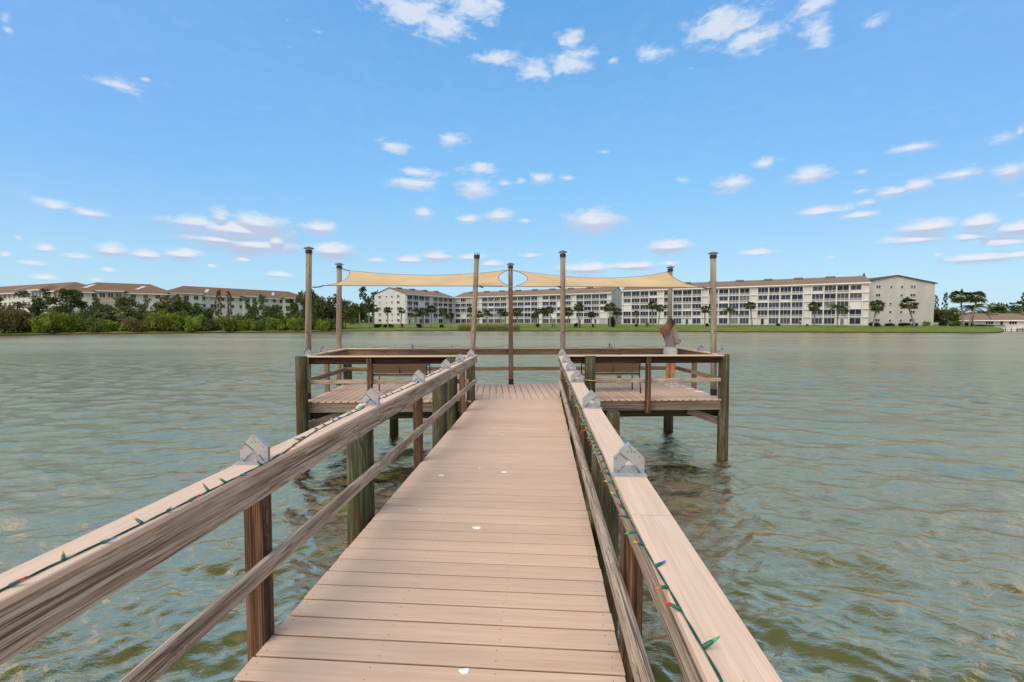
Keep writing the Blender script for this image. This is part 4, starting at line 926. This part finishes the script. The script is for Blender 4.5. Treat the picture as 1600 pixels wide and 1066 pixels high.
prail('front right platform railing, dark board under a thin beige cap, before the woman', (.98, -.045), (UR-.12, -.045), [.52], True, M['shaderail'])
prail('back platform railing facing the lake, brown board under a beige cap', (UL, DV-.02), (UR, DV-.02), [.82], False, M['farrail'], brk=[(.20, True), (.79, True)], inner_sign=-1)
prail('left side platform railing running away from the camera', (UL+.03, .10), (UL+.03, DV-.12), [.55], False, M['farrail'], brk=[(.04, True), (.42, True)], inner_sign=-1)
prail('right side platform railing beside the woman', (UR-.03, .10), (UR-.03, DV-.12), [.65], False, M['farrail'], brk=[(.04, True), (.46, True)], inner_sign=1)
def sag(A, B_, n_=10, s=.02):
    return [A.lerp(B_, i/n_)+Vector((0, 0, -s*4*(i/n_)*(1-i/n_))) for i in range(n_+1)]
bk = []
ks = [-4.0, -3.2, -2.4, -1.4, -.2, 1.0, 2.0, 3.0, 4.0]
for a, b in zip(ks, ks[1:]): bk += sag(pp(a, DV-.02, CAPZ+.055), pp(b, DV-.02, CAPZ+.055), 8, .05)[:-1]
lights('string of lights looped above the back platform railing', bk, .11, 1.0, 3)
fk = sag(pp(UL+.1, .1, CAPZ+.05), pp(UL+.03, 1.1, CAPZ+.05), 6, .04)+sag(pp(UL+.03, 1.1, CAPZ+.05), pp(UL+.03, DV-.1, CAPZ+.05), 6, .04)[1:]
lights('string of lights above the left side platform railing', fk, .11, 1.0, 13)
lights('short string of lights above the front left platform cap', sag(pp(-3.9, -.045, CAPZ+.004), pp(-1.1, -.045, CAPZ+.004), 8, 0), .13, .8, 15)

# thin spikes on the back railing
for i, (px, lab) in enumerate([(618, 'thin metal spike on the back railing, behind the left bench'), (707, 'thin metal spike on the back railing left of the leaning pole'), (966, 'thin metal spike on the back railing right of the walkway')]):
    p = at_y(px, 545, 11.0+.1*(i-1)); p = pp((p-PO).dot(PU), DV-.02)
    MB().tube([(p.x, p.y, CAPZ), (p.x, p.y, CAPZ+.12)], .004, 5).obj('metal_spike', M['capmetal'])
    o = list(C.objects)[-1]; tag(o, lab, 'spike', 'spikes on the back railing')

# ------------------------------------------------------------------ poles
def pole(label, bx, by, tx, ty, zt_, r, m, lens=True, boot=True, z0=0.0):
    o = thing('sail_pole', label, 'pole', (bx, by, z0), 'timber poles of the platform')
    pile('pole', bx, by, z0, zt_-.10, r, m, o, lean=(tx-bx, ty-by), taper=.9, seg=12)
    if boot: MB().tube([(bx, by, z0), (bx, by, z0+.13)], r+.004, 12).obj('boot', M['cork'], o)
    rt = r*.9
    MB().tube([(tx, ty, zt_-.115), (tx, ty, zt_-.05)], rt+.012, 14).obj('cap_collar', M['black'], o)
    if lens:
        MB().tube([(tx, ty, zt_-.05), (tx, ty, zt_-.02)], rt-.005, 14).obj('cap_lens', M['lens'], o)
        MB().tube([(tx, ty, zt_-.022), (tx, ty, zt_-.012), (tx, ty, zt_+.018), (tx, ty, zt_+.022)], [rt+.045, rt+.045, rt*.5, .005], 14).obj('cap_lid', M['capmetal'], o)
    else:
        for k in range(5):
            a = k*1.256; c_ = (tx+rt*math.cos(a), ty+rt*math.sin(a)); MB().tube([(*c_, zt_-.055), (*c_, zt_-.005)], .008, 5).obj('cap_prong', M['capmetal'], o)
    for k, z in enumerate((1.35, .75)):
        f = z/zt_; x_ = bx+(tx-bx)*f; y_ = by+(ty-by)*f-r*.96; MB().tube([(x_, y_+.004, z), (x_, y_-.008, z)], .014, 8).obj('bolt', M['black'], o)
    return o
def pole_px(label, bpx, tpx, topy, Y, r, m, **kw):
    b = at_y(bpx[0], bpx[1], Y); t = at_y(tpx, topy, Y); return pole(label, b.x, Y, t.x, Y, t.z, r, m, **kw), b, t
P1, b1, t1 = pole_px('tall grey pole at the left front corner of the platform with a dark lamp cap', (481, 622), 482.5, 387, 8.68, .060, M['pole'])
P2, b2_, t2 = pole_px('grey pole at the left back corner, partly behind the left sail', (529.5, 602), 530, 412, 10.62, .064, M['pole'])
P3, b3, t3 = pole_px('leaning grey-green pole beside the left railing end, open prongs on top', (735.5, 620), 745, 395, 9.20, .055, M['pole'], lens=False)
P4, b4, t4 = pole_px('reddish brown pole at the middle of the back railing', (798.5, 600), 797.7, 412, 11.08, .060, M['rustpole'])
P5, b5, t5 = pole_px('grey pole beside the right railing start', (879, 616), 879.5, 393, 9.28, .056, M['pole'])
P6, b6, t6 = pole_px('pole behind the right sail above the woman', (1046, 598), 1047.5, 417, 11.72, .062, M['pole'])
P7, b7, t7 = pole_px('tall grey pole at the right front corner of the platform with a dark lamp cap', (1115, 616), 1114.5, 395, 9.72, .064, M['pole'])

# ------------------------------------------------------------------ shade sails
def canvas():
    m, t, b = mat('tan_sail_cloth'); geo = t.new('ShaderNodeNewGeometry'); tc = t.new('ShaderNodeTexCoord')
    f = t.noise(tc.outputs['Object'], 1.2, 4, .6); wv = t.noise(t.vec('MULTIPLY', tc.outputs['Object'], (60, 60, 60)), 4, 2)
    c = t.mix(t.maprange(f, .3, .7), (.60, .46, .28), (.70, .56, .37)); c = t.mix(t.math('MULTIPLY', wv, .25), c, (.48, .33, .17))
    d = t.new('ShaderNodeBsdfDiffuse'); tr = t.new('ShaderNodeBsdfTranslucent'); t.l.new(c, d.inputs[0]); t.l.new(c, tr.inputs[0])
    mx = t.new('ShaderNodeMixShader'); mx.inputs[0].default_value = .3; t.l.new(d.outputs[0], mx.inputs[1]); t.l.new(tr.outputs[0], mx.inputs[2])
    t.l.new(mx.outputs[0], t.n['Material Output'].inputs[0]); return m
SAIL = canvas(); HEM = plain('sail_hem', (.16, .09, .05), .8)
def curve3(a, m_, b, n_):
    """quadratic through a, m_ (at middle), b"""
    c = m_*2-(a+b)*.5; return [a*(1-t)**2+c*2*t*(1-t)+b*t*t for t in [i/n_ for i in range(n_+1)]]
def sail(label, FL, FR, BL_, BR_, mf, mb_, ml, mr, ropes):
    o = thing('shade_sail', label, 'shade sail', (FL+FR)/2, 'shade sails over the platform')
    nu, nv = 40, 14; F = curve3(FL, mf, FR, nu); Bk = curve3(BL_, mb_, BR_, nu); Lf = curve3(FL, ml, BL_, nv); Rt = curve3(FR, mr, BR_, nv)
    vs = []
    for j in range(nv+1):
        v = j/nv
        for i in range(nu+1):
            u = i/nu; p = F[i]*(1-v)+Bk[i]*v+Lf[j]*(1-u)+Rt[j]*u-(FL*(1-u)*(1-v)+FR*u*(1-v)+BL_*(1-u)*v+BR_*u*v)
            p = p-Vector((0, 0, .05*math.sin(math.pi*u)*math.sin(math.pi*v)))+Vector((0, 0, .004*math.sin(u*23+v*3)*math.sin(math.pi*v)))
            vs.append(p)
    n1_ = nu+1; N = len(vs); fs = [(j*n1_+i, j*n1_+i+1, (j+1)*n1_+i+1, (j+1)*n1_+i) for j in range(nv) for i in range(nu)]
    MB().add(vs, fs).obj('canvas', SAIL, o, smooth=True)
    h = MB()
    for cv in (F, Bk, Lf, Rt): h.tube(cv, .007, 6)
    h.obj('hem', HEM, o)
    for a, b in ropes:
        MB().tube([a, a.lerp(b, .5)-Vector((0, 0, .015)), b], .012, 6).obj('strap', M['rope'], o)
    return o
FLa = at_y(506, 446.3, 8.78); BLa = at_y(546, 423, 10.52); BRa = at_y(794, 422, 11.02); FRa = at_y(797, 447.2, 9.25)
sail('left tan shade sail between the left corner pole and the centre pole', FLa, FRa, BLa, BRa, at_y(650, 447, 9.0), at_y(675, 430, 10.55), at_y(538, 438, 9.7), at_y(779, 434, 10.1),
     [(FLa, at_y(488, 449, 8.68)), (BLa, at_y(532, 418.5, 10.6)), (BRa, at_y(798, 420, 11.05))])
FLb = at_y(806, 447.3, 9.27); BLb = at_y(800, 422, 11.02); BRb = at_y(1042, 425, 11.2); FRb = at_y(1098, 449.5, 9.66)
sail('right tan shade sail between the centre pole and the right corner pole', FLb, FRb, BLb, BRb, at_y(950, 448.4, 9.45), at_y(935, 434.5, 10.9), at_y(824, 434, 10.1), at_y(1064, 440, 10.4),
     [(FRb, at_y(1112, 450.5, 9.7)), (BRb, at_y(1047, 423, 11.7)), (BLb, at_y(798, 420, 11.05))])
cb = thing('sail_cable', 'steel cable with shackles joining the two sails between the middle poles', 'cable', t3*.5+t5*.5)
MB().tube([at_y(740, 447.5, 9.2), at_y(798, 448, 9.24), at_y(879, 448.5, 9.28)], .006, 6).obj('wire_rope', M['steel'], cb)
for px in (752, 874): MB().tube([at_y(px-3, 447.4, 9.17), at_y(px+3, 449.5, 9.17)], .017, 6).obj('shackle', M['black'], cb)
MB().tube([at_y(804, 448, 9.2), at_y(805, 455, 9.2)], .004, 5).obj('loose_end', M['steel'], cb)

# ------------------------------------------------------------------ benches
BEW = plain('brown_sling', (.13, .088, .05), .7, 0, .2, 12); BSE = plain('tan_seat', (.40, .29, .21), .7, 0, .1, 6)
def bench(label, u0, u1, v):
    o = thing('patio_bench', label, 'bench', pp((u0+u1)/2, v+.25), 'benches on the platform'); w_ = u1-u0
    def q(x, y_, z): return pp(u0+x, v+y_, z)
    zb0, zb1 = .455, .79
    for i in range(2):                     # two sewn halves of the sling back
        x0, x1 = i*w_/2+(.002 if i else .035), (i+1)*w_/2-(.035 if i else .002); mb = MB()
        c8 = [q(x0, .05, zb0), q(x1, .05, zb0), q(x1, -.03, zb1), q(x0, -.03, zb1)]; N_ = PV*-.014
        mb.add([p for p in c8]+[p-N_ for p in c8], [(0, 1, 2, 3), (7, 6, 5, 4), (0, 4, 5, 1), (1, 5, 6, 2), (2, 6, 7, 3), (3, 7, 4, 0)]).obj('back_panel', BEW, o)
    bt_ = MB()
    for i in range(16):
        x = .05+i*(w_-.1)/15; p = q(x, .045, zb0-.012); bt_.tube([p, p-Vector((0, 0, .02))], .008, 5)
    bt_.obj('lacing', M['black'], o)
    for x in (.015, w_-.015):
        MB().tube([q(x, -.04, .82), q(x, .04, .55), q(x, .05, .42), q(x, .02, .30), q(x, -.03, .12), q(x, -.05, .0)], .014, 8).obj('rear_leg', M['black'], o, smooth=True)
        MB().tube([q(x, .05, .40), q(x, .30, .37), q(x, .52, .38), q(x, .56, .33), q(x, .55, 0)], .014, 8).obj('front_leg', M['black'], o, smooth=True)
        MB().tube([q(x, .0, .60), q(x, .2, .62), q(x, .48, .61), q(x, .55, .55), q(x, .55, .38)], .014, 8).obj('armrest', M['black'], o, smooth=True)
    MB().tube([q(.015, -.04, .82), q(w_-.015, -.04, .82)], .013, 8).obj('top_rail', M['black'], o, smooth=True)
    MB().tube([q(.015, .05, .43), q(w_-.015, .05, .43)], .013, 8).obj('back_rail', M['black'], o, smooth=True)
    MB().tube([q(.015, .55, .37), q(w_-.015, .55, .37)], .013, 8).obj('front_rail', M['black'], o, smooth=True)
    bar('seat_panel', q(w_/2, .07, .395), q(w_/2, .54, .385), w_-.05, .03, BSE, o)
    MB().tube([q(w_/2, .03, .45), q(w_/2, .03, .80)], .010, 6).obj('centre_brace', M['black'], o)
def uv(px, py, z=0): p = at_z(px, py, z); return (p-PO).dot(PU), (p-PO).dot(PV)
uu, vv = uv(1002, 614.5); bench('brown sling bench on the right side, seen from behind', uu-1.22, uu-.01, vv+.02)
uu2 = uv(668, 612)[0]; bench('brown sling bench on the left side, seen from behind', uu2-1.12, uu2+.05, vv)

# small bits
r_o = MB(); c0 = Vector((q2.x, 8.85, .42))
r_o.tube([c0+Vector((.122*math.cos(a), .122*math.sin(a), .006*math.sin(a*2))) for a in [i*math.pi/10 for i in range(21)]], .009, 6, cap=False)
tag(r_o.obj('tied_rope', M['yrope']), 'yellowish rope tied round the green pile left of the right bench', 'rope')
mp = thing('mooring_pile', 'short cut-off pile with a metal eye outside the right railing', 'pile', (1.33, 8.45, WATER))
pile('pile', 1.33, 8.45, WATER-1, -.13, .125, M['pile'], mp); MB().tube([(1.44, 8.42, -.22), (1.48, 8.42, -.20), (1.50, 8.42, -.22), (1.48, 8.42, -.245), (1.46, 8.42, -.235)], .006, 6).obj('eye_hook', M['black'], mp)
tag(MB().tube([(.475, 4.15, -.5), (.475, 4.15, .80)], .016, 10).obj('conduit', M['pvc'], smooth=True), 'grey plastic conduit standing beside a pile of the right railing', 'pipe')
def dropping(label, px, py, r_, z=.0, seed=0, st=1.0):
    p = at_z(px, py, z); r5 = random.Random(seed+int(px)); mb = MB()
    for k in range(3):
        cx, cy = (r5.uniform(-.5, .5)*r_ if k else 0), (r5.uniform(-.3, .3)*r_ if k else 0); rr2 = r_*(1 if k == 0 else r5.uniform(.2, .5)); n_ = 12
        ring = [(p.x+cx+rr2*st*r5.uniform(.7, 1.1)*math.cos(2*math.pi*i/n_), p.y+cy+rr2*.8*r5.uniform(.6, 1.1)*math.sin(2*math.pi*i/n_), z+.0012+.0004*k) for i in range(n_)]
        mb.add(ring+[(p.x+cx, p.y+cy, z+.005+.001*k)], [(i, (i+1) % n_, n_) for i in range(n_)])
    tag(mb.obj('bird_dropping', M['drop'], smooth=True), label, 'bird dropping', 'bird droppings on the planks')
for a in [('largest white bird dropping, nearest the camera on the walkway', 725, 1049, .027), ('white bird dropping in the middle of the walkway', 745, 825, .036), ('small faint white dropping at the left half of the walkway', 657, 797, .012),
          ('small white dropping left of centre on the walkway', 690, 743, .034), ('bright small dropping farther up the walkway', 788, 738, .032), ('tiny dropping near the middle of the walkway, beside the bright one', 750, 732, .012), ('tiny far dropping at the centre of the walkway', 784, 680, .018)]: dropping(*a)
for a in [('long white streak on the planks at the woman\'s right', 1078, 607, .09), ('white spot on the planks in front of the woman', 1052, 605.5, .05), ('white streak on the planks near the right corner pole', 1092, 612, .10), ('small white spot between the streaks near the right corner', 1068, 602.5, .05)]: dropping(*a, st=1.3)

# ------------------------------------------------------------------ the woman
SKIN, ts_, bs_ = mat('skin'); bs_.inputs['Base Color'].default_value = (.52, .23, .11, 1); bs_.inputs['Roughness'].default_value = .5
SKIN2 = SKIN
SWT = plain('grey_brown_knit', (.37, .34, .31), .95, 0, .12, 40, spec=.1); SHO = plain('white_shorts', (.66, .64, .63), .85, 0, .05); SHOE = plain('lilac_white_sneaker', (.58, .55, .62), .7, 0, .1, 30); SOLE = plain('sneaker_sole', (.72, .71, .72), .7)
HAIR, th_, bh_ = mat('blonde_brown_hair'); tch = th_.new('ShaderNodeTexCoord')
sx = th_.new('ShaderNodeSeparateXYZ'); th_.l.new(tch.outputs['Object'], sx.inputs[0])
hn = th_.noise(th_.vec('MULTIPLY', tch.outputs['Object'], (40, 40, 8)), 1, 4)
th_.l.new(th_.mix(th_.maprange(th_.math('ADD', sx.outputs[0], th_.math('MULTIPLY', hn, .08)), -.16, .03, 1, 0), (.07, .025, .012), (.52, .31, .13)), bh_.inputs['Base Color']); bh_.inputs['Roughness'].default_value = .5
def skinned(name, verts, edges, radii, m, parent, Mw, sub=2, root=0):
    me = bpy.data.meshes.new(name); me.from_pydata(verts, edges, []); o = bpy.data.objects.new(name+'_tmp', me); C.objects.link(o)
    o.modifiers.new('s', 'SKIN'); 
    for i, r_ in enumerate(radii):
        sv = me.skin_vertices[0].data[i]; sv.radius = r_ if isinstance(r_, tuple) else (r_, r_); sv.use_root = (i == root)
    sb = o.modifiers.new('u', 'SUBSURF'); sb.levels = sub; sb.render_levels = sub
    dg = bpy.context.evaluated_depsgraph_get(); me2 = bpy.data.meshes.new_from_object(o.evaluated_get(dg)); bpy.data.objects.remove(o)
    me2.materials.clear(); me2.materials.append(m); me2.polygons.foreach_set('use_smooth', [True]*len(me2.polygons)); me2.name = name
    return inst(name, me2, parent, Mw)
wp = at_z(1046.5, 602.5, 0); HT = R(-28)      # local +x = the way she faces (to the right and away)
MW = Matrix.Translation((wp.x, wp.y, 0)) @ Matrix.Rotation(R(22), 4, 'Z') @ Matrix.Scale(.97, 4)
wo = thing('person', 'woman seen from behind in a grey-brown sweater and white shorts, arms folded, hair blown left', 'person', (wp.x, wp.y, 0))
# x forwards (right in the picture), y to her left (away), z up
vt = [(0, 0, .86), (.0, 0, 1.00), (0, 0, 1.16), (-.01, 0, 1.30), (.0, 0, 1.385), (.015, 0, 1.43), (.03, 0, 1.50), (.035, 0, 1.565),   # 0-7 trunk, neck, head
      (-.01, -.085, .80), (-.005, -.09, .62), (.0, -.095, .46), (-.025, -.10, .33), (-.02, -.10, .11), (-.02, -.10, .06), (.07, -.105, .035),   # 8-14 right leg
      (.03, .085, .80), (.035, .09, .62), (.04, .09, .46), (.015, .09, .33), (.02, .09, .11), (.02, .09, .06), (.11, .095, .035),       # 15-21 left leg
      (-.005, -.155, 1.335), (.02, -.20, 1.20), (.04, -.20, 1.07), (.17, -.10, 1.12), (.235, -.01, 1.16),                               # 22-26 right arm folded
      (-.005, .155, 1.335), (.02, .20, 1.20), (.04, .20, 1.07), (.18, .09, 1.11), (.23, -.02, 1.12),
      (.085, 0, 1.535), (.105, 0, 1.53)]
ed = [(0, 1), (1, 2), (2, 3), (3, 4), (4, 5), (5, 6), (6, 7), (0, 8), (8, 9), (9, 10), (10, 11), (11, 12), (12, 13), (13, 14), (0, 15), (15, 16), (16, 17), (17, 18), (18, 19), (19, 20), (20, 21),
      (3, 22), (22, 23), (23, 24), (24, 25), (25, 26), (3, 27), (27, 28), (28, 29), (29, 30), (30, 31)]
vt = [(x, y_*(1.22 if 8 <= i <= 21 else 1), z) for i, (x, y_, z) in enumerate(vt[:32])]
rd = [(.11, .13), (.095, .12), (.09, .12), (.09, .12), (.055, .07), (.046, .046), (.075, .070), (.078, .068),
      .088, .072, .054, .056, .033, .030, .018, .088, .072, .054, .056, .033, .030, .018,
      .052, .043, .038, .030, .022, .052, .043, .038, .030, .022]
skinned('body', vt, ed, rd, SKIN, wo, MW)
# face: nose, brow and chin shapes added to the head mesh side as small pieces
fc = MB(); fc.add([(.108, -.012, 1.515), (.108, .012, 1.515), (.128, 0, 1.512), (.106, 0, 1.548)], [(0, 2, 3), (2, 1, 3), (0, 1, 2)])
fc.obj('nose', SKIN, wo, MW)
for sy in (-1, 1): MB().tube([(.104, sy*.03, 1.545), (.110, sy*.03, 1.545)], .011, 8).obj('eye', M['black'], wo, MW)
MB().tube([(.098, -.022, 1.487), (.106, 0, 1.486), (.098, .022, 1.487)], .006, 6).obj('mouth', plain('lips', (.40, .14, .11), .5), wo, MW)
for sy in (-1, 1): MB().tube([(.03, sy*.070, 1.50), (.026, sy*.078, 1.525), (.03, sy*.072, 1.548)], .011, 6).obj('ear', SKIN, wo, MW, smooth=True)
# sweater: loose, hem over the hips
sv = [(.005, 0, .82), (.005, 0, .96), (0, 0, 1.16), (-.01, 0, 1.30), (.0, 0, 1.385), (.005, 0, 1.41)] + [vt[i] for i in (22, 23, 24, 25)] + [vt[i] for i in (27, 28, 29, 30)]
sv[9] = (.16, -.11, 1.115); sv[13] = (.17, .10, 1.105)
se = [(0, 1), (1, 2), (2, 3), (3, 4), (4, 5), (3, 6), (6, 7), (7, 8), (8, 9), (3, 10), (10, 11), (11, 12), (12, 13)]
sr = [(.128, .155), (.124, .152), (.112, .138), (.112, .138), (.075, .095), (.06, .065), .078, .068, .064, .045, .078, .068, .064, .045]
skinned('sweater', sv, se, sr, SWT, wo, MW)
hv = [(.0, 0, 1.0), (.0, 0, .93), (.0, 0, .84), (-.008, -.088, .75), (-.006, -.09, .56), (.03, .088, .75), (.034, .09, .56)]
skinned('shorts', hv, [(0, 1), (1, 2), (2, 3), (3, 4), (2, 5), (5, 6)], [(.14, .16), (.155, .175), (.16, .18), .125, .115, .125, .115], SHO, wo, MW)
for (x, y_) in ((-.02, -.10), (.02, .09)):
    k = skinned('shoe', [(x-.035, y_, .055), (x+.03, y_, .06), (x+.10, y_-.003, .045), (x+.155, y_-.005, .036)], [(0, 1), (1, 2), (2, 3)], [(.047, .04), (.055, .043), (.043, .043), (.03, .036)], SHOE, wo, MW, 2, 1)
    MB().box((x+.055, y_-.002, .011), (.255, .09, .022)).obj('sole', SOLE, k, MW)
# hands: palm with five fingers resting on the opposite arm
for sg, (hx, hy, hz_) in ((1, (.225, .02, 1.155)), (-1, (.235, -.03, 1.125))):
    hb = MB(); Mh = Matrix.Translation((hx, hy, hz_))
    hb.tube([(-.02, -sg*.03, 0), (.0, sg*.01, 0), (.0, sg*.04, .0)], [.018, .026, .022], 8)
    for f in range(4): hb.tube([(-.002, sg*.035, -.024+f*.016), (-.008, sg*(.066+(.008 if f in (1, 2) else 0)), -.026+f*.017), (-.028, sg*(.085+(.008 if f in (1, 2) else 0)), -.026+f*.017)], [.009, .008, .006], 6)
    hb.tube([(-.01, sg*.0, .02), (-.016, sg*.03, .042), (-.024, sg*.05, .048)], [.010, .009, .007], 6)
    hb.obj('hand', SKIN, wo, MW @ Mh, smooth=True)
# hair: cap plus blown strands
hr = MB(); r6 = random.Random(4)
for k in range(150):
    a = r6.uniform(-1.9, 1.9); e = r6.uniform(-.1, 1.45)
    c = Vector((.012, 0, 1.55)); s0 = c+Vector((-math.cos(a)*math.cos(e)*.096, math.sin(a)*math.cos(e)*.086, math.sin(e)*.105))
    if a > 1.6 or a < -1.6: s0.x = min(s0.x, .03)
    L = r6.uniform(.18, .36); bl = r6.uniform(.3, 1.0)
    p1_ = s0+Vector((-.045, r6.uniform(-.02, .02), -.05)); p2_ = p1_+Vector((-.05-.07*bl, r6.uniform(-.03, .03), -L*.42)); p3_ = p2_+Vector((-.02-.08*bl, r6.uniform(-.04, .04), -L*.38+.06*bl))
    crown_ = c+Vector((.02*r6.random(), 0, .105))
    hr.tube([crown_, (crown_+s0)*.5+Vector((-.012, 0, .02)), s0, p1_, p2_, p3_], [.012, .02, .022, .02, .014, .003], 5)
hr.obj('hair', HAIR, wo, MW, smooth=True)
gl = MB().tube([(.108, -.045, 1.548), (.115, 0, 1.548), (.108, .045, 1.548)], .012, 6).tube([(.108, -.05, 1.55), (.03, -.078, 1.548)], .005, 5).tube([(.108, .05, 1.55), (.03, .078, 1.548)], .005, 5)
gl.obj('sunglasses', M['black'], wo, MW)
scn.render.engine = 'CYCLES'
